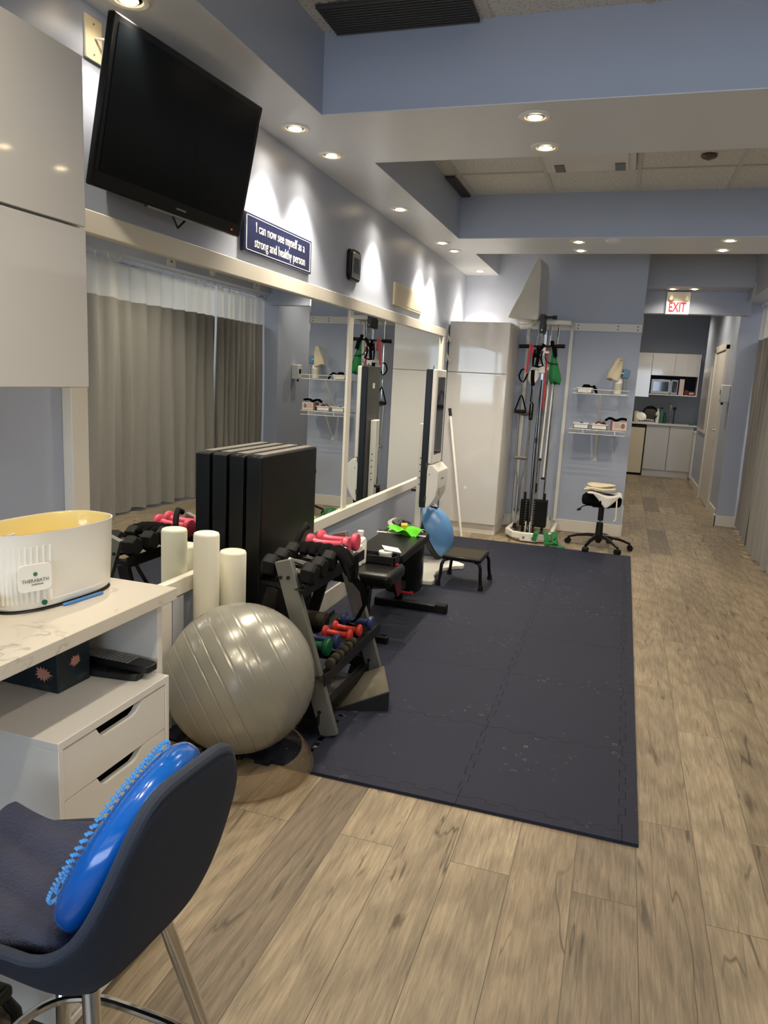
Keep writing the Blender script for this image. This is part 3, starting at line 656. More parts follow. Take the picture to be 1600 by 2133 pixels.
# tissue box
tb = T(-1.245, 1.345, .7, rz=-.02)
bx = thing('tissue_box', 'dark tissue box printed with pink water lilies on the drawer unit', 'tissue box', (-1.245, 1.345, .7))
put('carton', MB().box(-.10, .085, -.055, .05, 0, .108, tb), M['lily'], bx, bev=.002)
def flower(b, m, r, n=9):
    for k in range(n):
        a = 2*PI*k/n; rr = r*(.8+.3*random.random())
        p = [m @ Vector(q) for q in ((0, 0, .0005), (math.cos(a-.3)*rr*.6, math.sin(a-.3)*rr*.45, .001), (math.cos(a)*rr, math.sin(a)*rr*.8, .0006), (math.cos(a+.3)*rr*.6, math.sin(a+.3)*rr*.45, .001))]
        b.face([b.bm.verts.new(q) for q in p])
for fp, fx, fy, fr_ in (((.0855, .0, .062), (0, 1, 0), (0, 0, 1), .021), ((.045, -.0555, .042), (1, 0, 0), (0, 0, 1), .026), ((-.03, -.0555, .07), (1, 0, 0), (0, 0, 1), .02), ((.03, .01, .1085), (1, 0, 0), (0, 1, 0), .018), ((-.07, -.0555, .03), (1, 0, 0), (0, 0, 1), .017)):
    b = MB(); flower(b, tb @ mdir(fp, fx, fy), fr_, 13); flower(b, tb @ mdir(fp, fx, fy) @ T(0, 0, .0006), fr_*.6, 9); put('printed_flower', b, M['petal'], bx)
b = MB(); b.grid(lambda u, v: tb @ Vector((.02*math.sin(u*5)+(u-.5)*.05, (v-.5)*.0+.01*math.sin(u*9), .106+v*.045*(1-abs(u-.5))+.0)), 10, 5)
put('tissue', b, M['towel_white'], bx, solid=.001)
# remotes
def remote(name, p, rz, L_, w_, h, lab, nx, ny, mm, rx=0):
    t = thing(name, lab, 'remote', p); m = T(*p, rz=rz, rx=rx)
    put('body', MB().prism(superell(L_/2, w_/2, 24, 6), 0, h, m), mm, t, bev=.003)
    b = MB()
    for i in range(nx):
        for j in range(ny):
            x = -L_*.42+L_*.62*i/(nx-1); y = (j/(ny-1)-.5)*w_*.66
            b.box(x-.0035, x+.0035, y-.0045, y+.0045, h, h+.0018, m)
    put('button', b, M['greytxt'] if nx > 8 else M['black'], t)
remote('remote_control', (-1.14, 1.425, .70), .12, .19, .045, .018, 'black remote control lying flat on the drawer unit', 5, 3, M['black'])
remote('remote_control', (-1.125, 1.452, .7185), -.03, .21, .05, .018, 'larger black remote control resting on top of the other', 12, 4, M['black'], rx=.0)

# paraffin bath (oval white tub of wax)
pb = thing('paraffin_bath', 'white oval paraffin wax bath standing open on the desk', 'paraffin bath', (-1.3, 1.28, .915))
PBM = T(-1.285, 1.335, .915, rz=.92)
PBM = T(-1.222, 1.335, .915, rz=1.46)
def tubring(rx, ry, z, n=64, p=2.7): return [PBM @ Vector((x, y, z)) for x, y in superell(rx, ry, n, p)]
def loft(b, rings, cap0=True, cap1=False):
    rs = [[b.bm.verts.new(p) for p in r] for r in rings]
    for i in range(len(rs)-1): b.bridge(rs[i], rs[i+1])
    if cap0: b.face(rs[0][::-1])
    if cap1: b.face(rs[-1])
A_, B_ = .162, .090
b = MB(); loft(b, [tubring(A_*.93, B_*.9, .006), tubring(A_*.96, B_*.94, .012), tubring(A_*.985, B_*.975, .09), tubring(A_, B_, .165), tubring(A_*1.01, B_*1.015, .172), tubring(A_*.985, B_*.975, .172), tubring(A_*.975, B_*.96, .15), tubring(A_*.965, B_*.945, .02)])
put('tub', b, M['plastic_white'], pb)
b = MB(); loft(b, [tubring(A_*.935, B_*.905, .098), tubring(A_*.935, B_*.905, .099)], True, True); put('wax', b, M['wax'], pb)
b = MB(); loft(b, [tubring(A_*.98, B_*.965, .1725), tubring(A_*.955, B_*.935, .165), tubring(A_*.94, B_*.91, .098)], False); put('wax_lining', b, M['wax'], pb)
b = MB(); b.tube([PBM @ Vector((x, y, .0)) for x, y in superell(A_*.93, B_*.9, 64, 2.7)], .005, 6, closed=True); put('base_seal', b, M['black'], pb)
put('lining_bar', MB().box(-.07, .05, -.056, -.042, .10, .152, PBM), M['wax'], pb, bev=.006)
put('thermometer', MB().cyl(PBM @ Vector((-.135, -.02, .16)), PBM @ Vector((-.12, -.045, .172)), .0025, n=8), M['plastic_white'], pb)
b = MB()
for k in range(34):
    tt = -PI*.98+PI*.55*k/34 if k < 17 else 0
for x, y in superell(A_*.985, B_*.975, 60, 2.7):
    if y < 0.0 and x < -.055: b.cyl(PBM @ Vector((x*.965, y*.965, .02)), PBM @ Vector((x*.985, y*.985, .145)), .0045, n=12)
put('fluting', b, M['plastic_white'], pb)
lm = PBM @ mdir((-.112, -.0885, .082), (1, -.30, 0), (0, 0, 1))
put('front_badge', MB().prism(superell(.036, .03, 20, 6), 0, .004, lm), M['plastic_white'], pb, bev=.001)
text('lettering', 'THERABATH', .0105, M['greytxt'], pb, lm @ T(0, -.006, .0045), .95)
text('small_lettering', 'professional', .005, M['greytxt'], pb, lm @ T(.004, -.014, .0045), 1)
put('leaf_mark', MB().lathe([(.0045, .004), (.0045, .0052)], lm @ T(0, .008, 0), n=14), pmat('leaf_green', '#4b7a58', .5), pb)
put('indicator', MB().lathe([(.006, 0), (.006, .003)], PBM @ mdir((-.09, -.0895, .022), (1, -.25, 0), (0, 0, 1)), n=16), pmat('green_indicator', '#0d5440', .3), pb)
o = put('emery_stick', MB().box(-.057, .057, -.004, .004, 0, .006, T(-1.128, 1.34, .9155, rz=1.45)), pmat('blue_stick', '#4a86c8', .4), bev=.002); tag(o, 'thin translucent blue stick lying beside the wax bath', 'stick')
# folded towel/bowl at the left edge of the desk
t = thing('bowl', 'shallow cream bowl on the desk at the left picture edge', 'bowl', (-1.2, 1.09, .915))
put('shell', MB().lathe([(.04, 0), (.07, .012), (.095, .035), (.10, .05), (.096, .05), (.088, .036), (.06, .014), (.02, .008)], T(-1.25, 1.06, .9155), n=40), M['yellowed'], t)
put('foot', MB().lathe([(.042, 0), (.042, .004)], T(-1.19, 1.085, .9151), n=30), M['yellowed'], t)

# ================================================================== SILVER BALL
BC = Vector((-1.262, 2.335, .318)); BR_ = .277
ax = (.86*rt+.42*up+.28*fw).normalized(); bmx = axis_m(BC, ax)
rib = [-.80, -.66, -.50, -.26, -.12, .06, .24, .40, .58, .74]
prof = []; n = 220
for i in range(n+1):
    th = PI*i/n; c = math.cos(th); r = BR_
    for q in rib: r -= .0022*math.exp(-((c-q)/.006)**2); r += .0012*math.exp(-((c-q-.014)/.006)**2)
    prof.append((max(.0005, r*math.sin(th)), -r*c))
t = thing('exercise_ball', 'large silver grey inflatable exercise ball with ribbed bands', 'exercise ball', (BC.x, BC.y, .04))
put('shell', MB().lathe(prof, bmx, n=96), M['ball'], t, ang=60)
put('valve_plug', MB().lathe([(.012, BR_-.004), (.012, BR_+.002), (.006, BR_+.004)], axis_m(BC, Vector((.2, .7, .6))), n=16), M['plastic_white'], t)
o = put('ball_stand', MB().lathe([(.235, .002), (.255, .006), (.262, .02), (.250, .05), (.225, .085), (.215, .085), (.238, .05), (.248, .02), (.24, .008)], T(-1.21, 2.27, 0), n=64, capa=False, capb=False), M['clear'])
tag(o, 'clear plastic ring stand under the silver ball', 'ball stand')

# foam rollers
def roller(p, r, h, lab):
    o = put('foam_roller', MB().lathe([(r*.9, 0), (r, .008), (r, h-.012), (r*.94, h-.003), (r*.8, h)], T(*p), n=40), M['roller'], ang=50); o.location = (0, 0, 0)
    tag(o, lab, 'foam roller', 'white foam rollers behind the ball'); return o
roller((-1.545, 2.555, .0), .052, .80, 'taller white foam roller standing left behind the silver ball')
roller((-1.505, 2.70, .0), .056, .70, 'shorter white foam roller standing against the folded black mat')

# folding mat
t = thing('folding_mat', 'thick black vinyl folding mat standing on edge against the mirror', 'folding mat', (-1.53, 3.15, 0))
fx0 = -1.614
for k in range(4):
    x0 = fx0+.036*k+(.012 if k > 1 else 0); yn = 2.86
    put('panel', MB().box(x0+.0005, x0+.0355, yn, 3.46, .016, 1.085), M['vinyl'] , t, bev=.007, seg=3)
b = MB()
for k in (1, 3): put('hook_tape', MB().box(fx0+.036*k-.026+(.012 if k > 1 else 0), fx0+.036*k+.022+(.012 if k > 1 else 0), 2.90, 3.44, 1.082, 1.090), M['velcro'], t, bev=.002)
b = MB()
for k in (0, 2): x0 = fx0+.036*k+(.012 if k > 1 else 0); b.box(x0+.001, x0+.071, 2.850, 2.861, .018, 1.08)
put('edge_binding', b, M['vinyl_edge'], t, bev=.003)

# ================================================================== DUMBBELL RACK
def pt(x, y, z): return Vector((x, y, z))
rk = thing('dumbbell_rack', 'grey and black A-frame dumbbell rack with three tiers', 'rack', (-1.15, 2.9, 0))
for yy, nm in ((2.60, 'near'), (3.21, 'far')):
    p0 = pt(-.998, yy, .012); p1 = pt(-1.222, yy, .715)
    put('upright', MB().bar(p0, p1, .03, .072, upv=(0, 1, 0)), M['graymetal'], rk, bev=.003)
    put('rear_leg', MB().bar(pt(-1.425, yy, .012), pt(-1.262, yy, .60), .03, .05, upv=(0, 1, 0)), M['darkmetal'], rk, bev=.003)
    put('base_bar', MB().bar(pt(-1.42, yy, .10), pt(-1.03, yy, .10), .028, .05, upv=(0, 1, 0)), M['darkmetal'], rk, bev=.003)
    gp = [(-1.02, .012), (-1.15, .02), (-1.105, .17), (-1.07, .17)]
    put('gusset', MB().prism(gp, -.006, .006, mdir((0, yy+.0, 0), (1, 0, 0), (0, 0, 1))), M['black'], rk)
    b = MB(); s_ = -1
    for q in (.925, .99):
        pass
    for dx in (-.015, .018): b.cyl(pt(-1.212+dx, yy-.015, .648+dx*.1), pt(-1.212+dx, yy-.020, .648+dx*.1), .0075, n=12)
    b.cyl(pt(-1.085, yy-.015, .27), pt(-1.085, yy-.020, .27), .0075, n=12); b.cyl(pt(-1.04, yy-.015, .11), pt(-1.04, yy-.02, .11), .0075, n=12)
    put('bolt', b, M['black'], rk)
def tray(x0, x1, z0, z1, name):
    # two angle rails along y plus a narrow end lip
    for x, z in ((x0, z0), (x1, z1)):
        b = MB(); b.box(x-.022, x+.022, 2.56, 3.27, z-.003, z); b.box(x-.022 if x == x0 else x+.019, x-.019 if x == x0 else x+.022, 2.56, 3.27, z-.03, z+.018)
        put(name, b, M['darkmetal'], rk, bev=.001)
    for yy in (2.60, 3.21): put('tray_bracket', MB().bar(pt(x0, yy, z0-.012), pt(x1, yy, z1-.012), .02, .02, upv=(0, 1, 0)), M['darkmetal'], rk)
tray(-1.29, -1.135, .628, .614, 'top_rail')
tray(-1.235, -1.035, .292, .262, 'middle_rail')
tray(-1.33, -1.06, .115, .085, 'bottom_rail')

def hexhead(b, x0, x1, r, m):
    ch = .012; a = [(r*math.cos(PI/6+PI/3*i), r*math.sin(PI/6+PI/3*i)) for i in range(6)]; s2 = [(p*.78, q*.78) for p, q in a]
    M2 = m @ mdir((0, 0, 0), (0, 1, 0), (0, 0, 1))
    rings = [[b.v((p, q, z), M2) for p, q in pl] for pl, z in ((s2, x0), (a, x0+ch), (a, x1-ch), (s2, x1))]
    for i in range(3): b.bridge(rings[i], rings[i+1])
    b.face(rings[0][::-1]); b.face(rings[3])
hx = thing('hex_dumbbell', 'x', 'dumbbell', (0, 0, 0), 0, 'hex dumbbells on the top tier')
for s_ in (-1, 1):
    b = MB(); x0, x1 = sorted((s_*.055, s_*.115)); hexhead(b, x0, x1, .048, Matrix()); put('head', b, M['rubber'], hx, local=True, flat=True, bev=.003)
put('handle', MB().lathe([(.011, -.058), (.015, -.052), (.0125, -.035), (.0155, 0), (.0125, .035), (.015, .052), (.011, .058)], mdir((0, 0, 0), (0, 1, 0), (0, 0, 1)), n=20), M['chrome'], hx, local=True)
hx.location = (-1.205, 2.625, .672); hx.rotation_euler = (0, .09, 0.02); hx['label'] = 'black hex dumbbell with chrome handle nearest on the top tier'
d = dup(hx, (-1.21, 2.735, .674), None, 'black hex dumbbell with chrome handle, second on the top tier'); d.rotation_euler = (0, .09, -.03)
d = dup(hx, (-1.215, 2.85, .675), None, 'black hex dumbbell mostly covered by the weighted wrap, third on the top tier'); d.rotation_euler = (0, .09, .02)

def dumb(mat, r, L_, name, label, loc, rot, group):
    t = thing(name, label, 'dumbbell', loc, 0, group); t.rotation_euler = rot
    mm = mdir((0, 0, 0), (0, 1, 0), (0, 0, 1))
    hl = L_/2; hw = r*.72
    put('bar_handle', MB().lathe([(r*.58, -hl+hw), (r*.46, -hl+hw*1.7), (r*.44, 0), (r*.46, hl-hw*1.7), (r*.58, hl-hw)], mm, n=20), mat, t, local=True)
    for s_ in (-1, 1):
        b = MB(); pr = [(r*.42, hl-hw-.004), (r*.85, hl-hw+.002), (r, hl-hw*.7), (r, hl-hw*.25), (r*.88, hl-.001), (r*.6, hl)]
        b.lathe([(a, s_*z) for a, z in pr], mm, n=28); put('head', b, mat, t, local=True)
    return t
RT = (0, .09, 0)
dumb(M['pink'], .042, .20, 'vinyl_dumbbell', 'pink dumbbell on the top tier, nearer of the pair', (-1.215, 3.05, .69), (0, -.02, .05), 'pink dumbbells on the top tier')
dumb(M['pink'], .042, .20, 'vinyl_dumbbell', 'pink dumbbell on the top tier, farther of the pair', (-1.205, 3.15, .69), (0, -.02, -.0), 'pink dumbbells on the top tier')
dumb(M['red'], .028, .135, 'vinyl_dumbbell', 'small red dumbbell on the middle tier, nearer of the pair', (-1.115, 2.95, .312), (0, .02, 0), 'small red dumbbells on the middle tier')
dumb(M['red'], .028, .135, 'vinyl_dumbbell', 'small red dumbbell on the middle tier, farther of the pair', (-1.10, 3.035, .311), (0, .02, .04), 'small red dumbbells on the middle tier')
dumb(M['navyvinyl'], .033, .155, 'vinyl_dumbbell', 'dark blue dumbbell at the far end of the middle tier', (-1.09, 3.145, .315), (0, .02, 0), 'dark blue dumbbells on the middle tier')
dumb(M['navyvinyl'], .033, .155, 'vinyl_dumbbell', 'dark blue dumbbell on the middle tier beside the green one', (-1.145, 2.845, .317), (0, .02, 0), 'dark blue dumbbells on the middle tier')
dumb(M['greenvinyl'], .038, .165, 'vinyl_dumbbell', 'green dumbbell at the near end of the middle tier', (-1.155, 2.755, .322), (0, .02, 0), None)
dumb(M['red'], .03, .14, 'vinyl_dumbbell', 'red dumbbell on the bottom tier under the rack', (-1.215, 2.86, .135), (0, .12, 0), None)
# grey hand weights lying along the middle rail
for (y_, lab) in ((2.70, 'nearest soft grey hand weight on the middle rail'), (2.80, 'second soft grey hand weight on the middle rail'), (2.905, 'third soft grey hand weight on the middle rail')):
    t = thing('hand_weight', lab, 'hand weight', (-1.036, y_, .285), 0, 'soft grey hand weights along the middle rail')
    m = T(-1.036, y_, .288, rx=-PI/2, rz=.05)
    put('grip', MB().lathe([(.012, -.046), (.02, -.044), (.021, -.02), (.017, -.016), (.017, .016), (.021, .02), (.02, .044), (.012, .046)], m, n=20), M['grip'], t)
    put('strap', MB().lathe([(.0225, -.006), (.0225, .006)], m, n=20, capa=False, capb=False), M['rubber'], t)
t = thing('medicine_roll', 'brown grey foam roll lying behind the red dumbbells', 'foam roll', (-1.31, 3.0, .33))
m = T(-1.255, 3.02, .335, ry=PI/2)
put('roll', MB().lathe([(.02, -.06), (.038, -.055), (.04, 0), (.038, .055), (.02, .06)], m, n=24), M['grip'], t)
put('end_cap', MB().lathe([(.022, .059), (.022, .064)], m, n=20), M['rubber'], t)
# weighted wrap draped over the top
t = thing('weighted_wrap', 'black padded weighted wrap draped over the hex dumbbells', 'weighted wrap', (-1.17, 2.9, .72))
wp = []
for k, (x, y, z, r) in enumerate(((-1.29, 2.86, .70, .02), (-1.252, 2.85, .705, .023), (-1.212, 2.85, .705, .023), (-1.172, 2.86, .703, .023), (-1.132, 2.87, .698, .022))):
    put('pocket', MB().tube([(x+.012, y-.03, z-.012), (x+.004, y, z), (x, y+.05, z+.004), (x-.002, y+.10, z-.002), (x, y+.13, z-.014)], [r*.5, r*.95, r, r*.9, r*.4], 14, ell=.8), M['fabric_black'], t)
def drape(u, v):
    x = -1.125+.07*u; z = .712-.075*u*u*1.2; return (x+.01*math.sin(v*7), 2.85+.14*v+.02*u, z-.02*abs(v-.5)*2+.006*math.sin(9*v+3*u))
b = MB(); b.grid(drape, 12, 14); put('flap', b, M['fabric_black'], t, solid=.018, sub=1)
b = MB(); b.strip([(-1.045, 2.90, .645), (-1.04, 2.93, .58), (-1.02, 2.99, .52), (-1.02, 3.04, .44), (-1.06, 3.06, .36), (-1.085, 3.06, .335)], .035, .004, (0.3, 1, 0)); b.strip([(-1.06, 2.86, .66), (-1.03, 2.85, .60), (-1.03, 2.92, .575), (-1.04, 2.96, .62), (-1.05, 2.98, .67)], .03, .004, (0, 1, .3))
put('strap', b, M['fabric_black'], t)
b = MB(); b.tube([(-1.10, 2.90, .728), (-1.07, 2.90, .718), (-1.07, 2.93, .718), (-1.10, 2.93, .728)], .003, 6, closed=True); put('buckle', b, M['chrome'], t)
b = MB(); b.tube([(-1.31, 2.92, .72), (-1.30, 2.94, .76), (-1.29, 2.97, .785), (-1.295, 3.0, .77)], .014, 10); o = put('rubber_grip', b, M['rubber']); tag(o, 'short black rubber grip sticking up behind the hex dumbbells', 'grip')

# slant board
t = thing('slant_board', 'dark wedge slant board with grey grip top under the rack', 'slant board', (-1.0, 2.98, 0))
wmx = T(-.845, 2.905, .002, rz=.39)
# local: x from 0 (thick end) to -.25 (thin), y 0 .. .33
b = MB(); P_ = [(0, 0), (-.25, 0), (-.25, .008), (0, .10)]
a = [b.v((x, 0, z), wmx) for x, z in P_]; c = [b.v((x, .29, z), wmx) for x, z in P_]; b.face(a); b.face(c[::-1])
for i in range(4): b.face([a[i], c[i], c[(i+1) % 4], a[(i+1) % 4]])
put('wedge_body', b, pmat('wedge_side', '#17181a', .6), t, bev=.002)
b = MB(); q = [b.v(p, wmx) for p in ((-.001, .002, .1015), (-.248, .002, .0095), (-.248, .288, .0095), (-.001, .288, .1015))]; b.face(q); put('grip_surface', b, M['wedgetop'], t, solid=.002)

# ================================================================== WEIGHT BENCH
bn = thing('weight_bench', 'black padded adjustable weight bench with low steel frame', 'bench', (-1.25, 4.0, 0))
b = MB(); b.box(-1.43, -1.075, 3.60, 3.90, .345, .425); put('seat_pad', b, M['vinyl'], bn, bev=.03, seg=5)
bm_ = T(-1.262, 3.95, .385, rx=.03); b = MB(); b.box(-.15, .15, 0, .62, .01, .07, bm_); put('back_pad', b, M['vinyl'], bn, bev=.014, seg=3)
put('foam_roll', MB().cyl((-1.46, 3.69, .375), (-1.41, 3.69, .375), .03).cyl((-1.11, 3.675, .385), (-1.1, 3.675, .385), .03), M['vinyl'], bn)
put('spine', MB().bar((-1.26, 3.70, .33), (-1.26, 4.5, .12), .05, .05), M['darkmetal'], bn, bev=.004)
put('front_post', MB().bar((-1.26, 3.78, .34), (-1.26, 3.72, .05), .05, .05, upv=(1, 0, 0)), M['darkmetal'], bn, bev=.004)
put('back_post', MB().bar((-1.25, 4.42, .06), (-1.25, 4.2, .39), .05, .05, upv=(1, 0, 0)), M['darkmetal'], bn, bev=.004)
put('front_foot', MB().bar((-1.44, 3.70, .03), (-1.10, 3.70, .03), .05, .05), M['darkmetal'], bn, bev=.008)
put('rear_foot', MB().bar((-1.40, 4.37, .035), (-.93, 4.37, .035), .05, .055), M['darkmetal'], bn, bev=.008)
b = MB(); b.box(-1.0, -.925, 4.338, 4.402, .004, .068); put('foot_cap', b, M['rubber'], bn, bev=.008)
put('adjuster_plate', MB().prism([(4.05, .34), (4.25, .30), (4.3, .12), (4.22, .12)], 0, .006, mdir((-1.215, 0, 0), (0, 1, 0), (0, 0, 1))), pmat('dark_red_plate', '#5d1418', .4), bn)
put('pull_pin', MB().cyl((-1.21, 4.3, .13), (-1.15, 4.3, .13), .008, n=10).cyl((-1.15, 4.3, .13), (-1.135, 4.3, .13), .014, n=12), pmat('red_knob', '#a01c1c', .4), bn)
# things on the bench
t = thing('bottle', 'white plastic bottle with screw cap standing on the bench', 'bottle', (-1.36, 3.80, .425))
put('body', MB().lathe([(.034, 0), (.037, .004), (.037, .12), (.03, .14), (.016, .15), (.016, .158)], T(-1.315, 3.78, .426), n=28), M['plastic_white'], t)
put('cap', MB().lathe([(.018, .158), (.018, .18), (.015, .183)], T(-1.315, 3.78, .426), n=20), M['plastic_white'], t)
t = thing('bottle', 'slim white squeeze bottle in front of the larger white bottle', 'bottle', (-1.33, 3.74, .425))
put('body', MB().lathe([(.017, 0), (.02, .004), (.02, .11), (.014, .118)], T(-1.30, 3.72, .426), n=20), M['plastic_white'], t)
put('nozzle', MB().cyl((-1.30, 3.72, .543), (-1.27, 3.74, .575), .006, .004), M['plastic_white'], t)
t = thing('tray', 'shallow black tray holding white packs on the bench', 'tray', (-1.24, 3.84, .426))
m = T(-1.245, 3.85, .427); b = MB()
for s_ in ((-.15, .13, -.05, -.044), (-.15, .13, .05, .056), (-.15, -.144, -.05, .056), (.124, .13, -.05, .056)): b.box(*s_, 0, .045, m)
b.box(-.15, .13, -.05, .056, 0, .004, m); put('tray_shell', b, M['black'], t, bev=.001)
t = thing('white_pack', 'small white lidded tub in the black tray', 'tub', (-1.2, 3.86, .43))
put('tub', MB().lathe([(.03, 0), (.036, .04), (.036, .05)], T(-1.185, 3.85, .432), n=24), M['plastic_white'], t); put('lid', MB().lathe([(.04, .05), (.04, .06), (.036, .062)], T(-1.185, 3.85, .432), n=24), M['plastic_white'], t)
o = put('paper_sheet', MB().box(-.05, .05, -.035, .035, 0, .003, T(-1.16, 3.875, .50, rx=.15, ry=.2, rz=.6)), M['plastic_white']); tag(o, 'folded white card lying on the white tub', 'card')
o = put('paper_sheet', MB().box(-.05, .04, -.035, .035, 0, .003, T(-1.40, 3.86, .472, rz=.3)), M['plastic_white']); tag(o, 'white sheet on the tray behind the bottles', 'paper')
def cloth(u, v): return (-1.355+.21*u+.015*math.sin(v*8), 4.38+.13*v+.02*math.sin(u*9), .468+.05*abs(math.sin(u*3.6+v*2.5))*(1-.5*abs(v-.5))+.014*math.sin(u*13+v*8))
b = MB(); b.grid(cloth, 22, 10); o = put('cloth', b, M['lime'], solid=.006, sub=1); tag(o, 'crumpled lime green cloth on the far end of the bench', 'cloth')
o = put('sticky_pad', MB().box(-.02, .02, -.02, .02, 0, .025, T(-1.27, 4.50, .50, rz=.3, rx=.2)), pmat('yellow_pad', '#e0a91d', .6)); tag(o, 'small yellow pad tucked in the lime green cloth', 'pad')
o = put('band_scrap', MB().box(-.17, .15, -.012, .012, 0, .004, T(-1.26, 4.44, .468, rz=.04)), M['plastic_white']); tag(o, 'thin white strip under the lime green cloth', 'strip')
o = put('red_band', MB().tube([(-1.13, 3.82, .428), (-1.11, 3.85, .429), (-1.14, 3.87, .429), (-1.16, 3.84, .43), (-1.13, 3.80, .428), (-1.10, 3.83, .429)], .003, 6), M['redband']); tag(o, 'tangled thin red elastic band on the bench corner', 'elastic band')

# ================================================================== TRASH CAN
t = thing('trash_can', 'black bin with silver rimmed lid behind the bench', 'bin', (-1.325, 4.765, 0))
def oval(rx, ry, z, c=(-1.325, 4.765), n=40, tilt=0): return [Vector((c[0]+x, c[1]+y, z+tilt*x)) for x, y in superell(rx, ry, n, 3)]
b = MB(); loft(b, [oval(.115, .13, .02), oval(.122, .138, .03), oval(.12, .135, .37)], True, True); put('body', b, M['tvbody'], t)
b = MB(); loft(b, [oval(.122, .138, .36), oval(.125, .14, .41, tilt=-.25), oval(.124, .139, .44, tilt=-.4), oval(.108, .122, .452, tilt=-.42)], True, True); put('lid', b, pmat('silver_lid', '#b5b4ae', .35, metal=.2), t)
b = MB(); loft(b, [oval(.10, .112, .451, tilt=-.42), oval(.09, .10, .462, tilt=-.42)], True, True); put('lid_flap', b, M['darkglass'], t)
b = MB(); loft(b, [oval(.124, .14, .0), oval(.124, .14, .018)], True, True); put('base_ring', b, M['steel'], t)

# ================================================================== BOSU
t = thing('balance_dome', 'blue half-dome balance trainer leaning upright on its edge', 'balance trainer', (-1.27, 5.32, 0))
BO = Vector((-1.372, 5.66, .25)); da = Vector((.86, .10, .44)).normalized(); dm = axis_m(BO, da)
pr = [(.222*math.cos(a), .175*math.sin(a)) for a in [PI/2*i/14 for i in range(14)]]+[(.01, .175)]
put('dome', MB().lathe(pr, dm, n=48), M['bosu'], t)
put('base_platform', MB().lathe([(.18, -.045), (.22, -.038), (.232, -.018), (.232, 0), (.222, .006)], dm, n=48), M['black'], t)
e_up = (Vector((0, 0, 1))-da.z*da).normalized(); hp = BO+e_up*.178+da*.108
b = MB(); hm = mdir(hp, e_up.cross(da), (e_up*.6-da*.78)); b.box(-.05, .05, -.03, .03, -.002, .006, hm); put('printed_mark', b, M['black'], t, bev=.002)
b = MB(); b.tube([hm @ Vector(p) for p in ((-.045, .012, .005), (-.01, -.022, .005), (.045, .008, .005))], .004, 6); put('chevron_mark', b, M['plastic_white'], t)

# ================================================================== STEP STOOLS
def stepstool(name_loc, rz, sc, lab):
    t = thing('step_stool', lab, 'step stool', name_loc, rz)
    put('platform', MB().box(-.15*sc, .15*sc, -.165*sc, .165*sc, .20, .228), M['darkmetal'], t, bev=.008, local=True)
    put('grip_mat', MB().box(-.14*sc, .14*sc, -.155*sc, .155*sc, .228, .231), M['grip'], t, bev=.002, local=True)
    for sx in (-1, 1):
        for s_y in (-1, 1):
            path = [(sx*.10*sc, s_y*.14*sc, .205), (sx*.135*sc, s_y*.155*sc, .195), (sx*.15*sc, s_y*.165*sc, .165), (sx*.155*sc, s_y*.17*sc, .10), (sx*.165*sc, s_y*.18*sc, .03)]
            l_ = put('leg', MB().tube(path, .012, 10), M['tvbody'], t, local=True)
            put('rubber_foot', MB().lathe([(.02, .002), (.019, .02), (.014, .05)], T(sx*.165*sc, s_y*.18*sc, 0), n=14), M['rubber'], l_, local=True)
    return t
stepstool((-.975, 5.145, 0), -.02, .93, 'black step stool with ribbed grip top on the mats')
stepstool((-1.18, .835, 0), .03, 1.0, 'black step stool under the desk at the bottom left corner')

# ================================================================== HOME GYM TOWER (white)
DY = 5.30; t = thing('digital_gym_tower', 'tall white folding cable gym tower with dark padded edge by the mirror', 'exercise machine', (-1.32, DY+.2, 0))
def poly_y(pts, y0, y1): # polygon in xz extruded along y
    b = MB(); b.prism([(p[0], p[1]) for p in pts], y0, y1, Matrix(((1, 0, 0, 0), (0, 0, 1, 0), (0, 1, 0, 0), (0, 0, 0, 1)))); return b
LX = lambda z: -1.368+(-.0)*0  # upright
put('padded_slab', MB().box(-1.392, -1.345, DY, DY+.31, .50, 1.525), pmat('dark_slab_edge', '#11161c', .4), t, bev=.004)
put('rear_plate', MB().box(-1.397, -1.392, DY+.015, DY+.30, .52, 1.51), M['vent'], t)
put('rear_label', MB().box(-1.399, -1.397, DY+.12, DY+.17, 1.36, 1.40), M['plastic_white'], t)
b = MB(); b.box(-1.345, -1.312, DY, DY+.31, .83, 1.525); put('screen_housing', b, M['plastic_white'], t, bev=.01, seg=3)
put('screen', MB().box(-1.312, -1.310, DY+.045, DY+.265, .90, 1.47), M['darkglass'], t)
hp_ = [(-1.345, .825), (-1.345, .50), (-1.335, .495), (-1.30, .53), (-1.268, .59), (-1.257, .66), (-1.257, .78), (-1.305, .825)]
put('motor_housing', poly_y(hp_, DY, DY+.31), M['plastic_white'], t, bev=.008, seg=3)
put('base_logo_panel', MB().box(-1.2568, -1.2555, DY+.06, DY+.25, .60, .655), pmat('silver_panel', '#c2bfb8', .3), t)
put('logo_mark', MB().box(-1.2568, -1.2553, DY+.10, DY+.18, .712, .724), M['greytxt'], t)
b = MB(); b.box(-1.355, -1.34, DY-.004, DY+.0, .55, .59); b.box(-1.355, -1.34, DY-.004, DY, .80, .84); put('hinge', b, M['vent'], t)
b = MB(); b.cyl((-1.325, DY, .755), (-1.325, DY-.002, .755), .004, n=10); b.cyl((-1.365, DY+.1, 1.525), (-1.365, DY+.1, 1.55), .003); put('bolt', b, M['black'], t)
put('column', MB().box(-1.448, -1.402, DY+.10, DY+.17, .045, 1.12), M['metal_white'], t, bev=.004)
put('column_cover', MB().box(-1.43, -1.398, DY+.17, DY+.24, .88, 1.12), M['metal_white'], t, bev=.004)
b = MB()
for z in (.66, .71, .76, .81, .86): b.cyl((-1.425, DY+.10, z), (-1.425, DY+.098, z), .005, n=10)
b.cyl((-1.448, DY+.13, .61), (-1.49, DY+.13, .61), .013, n=12)
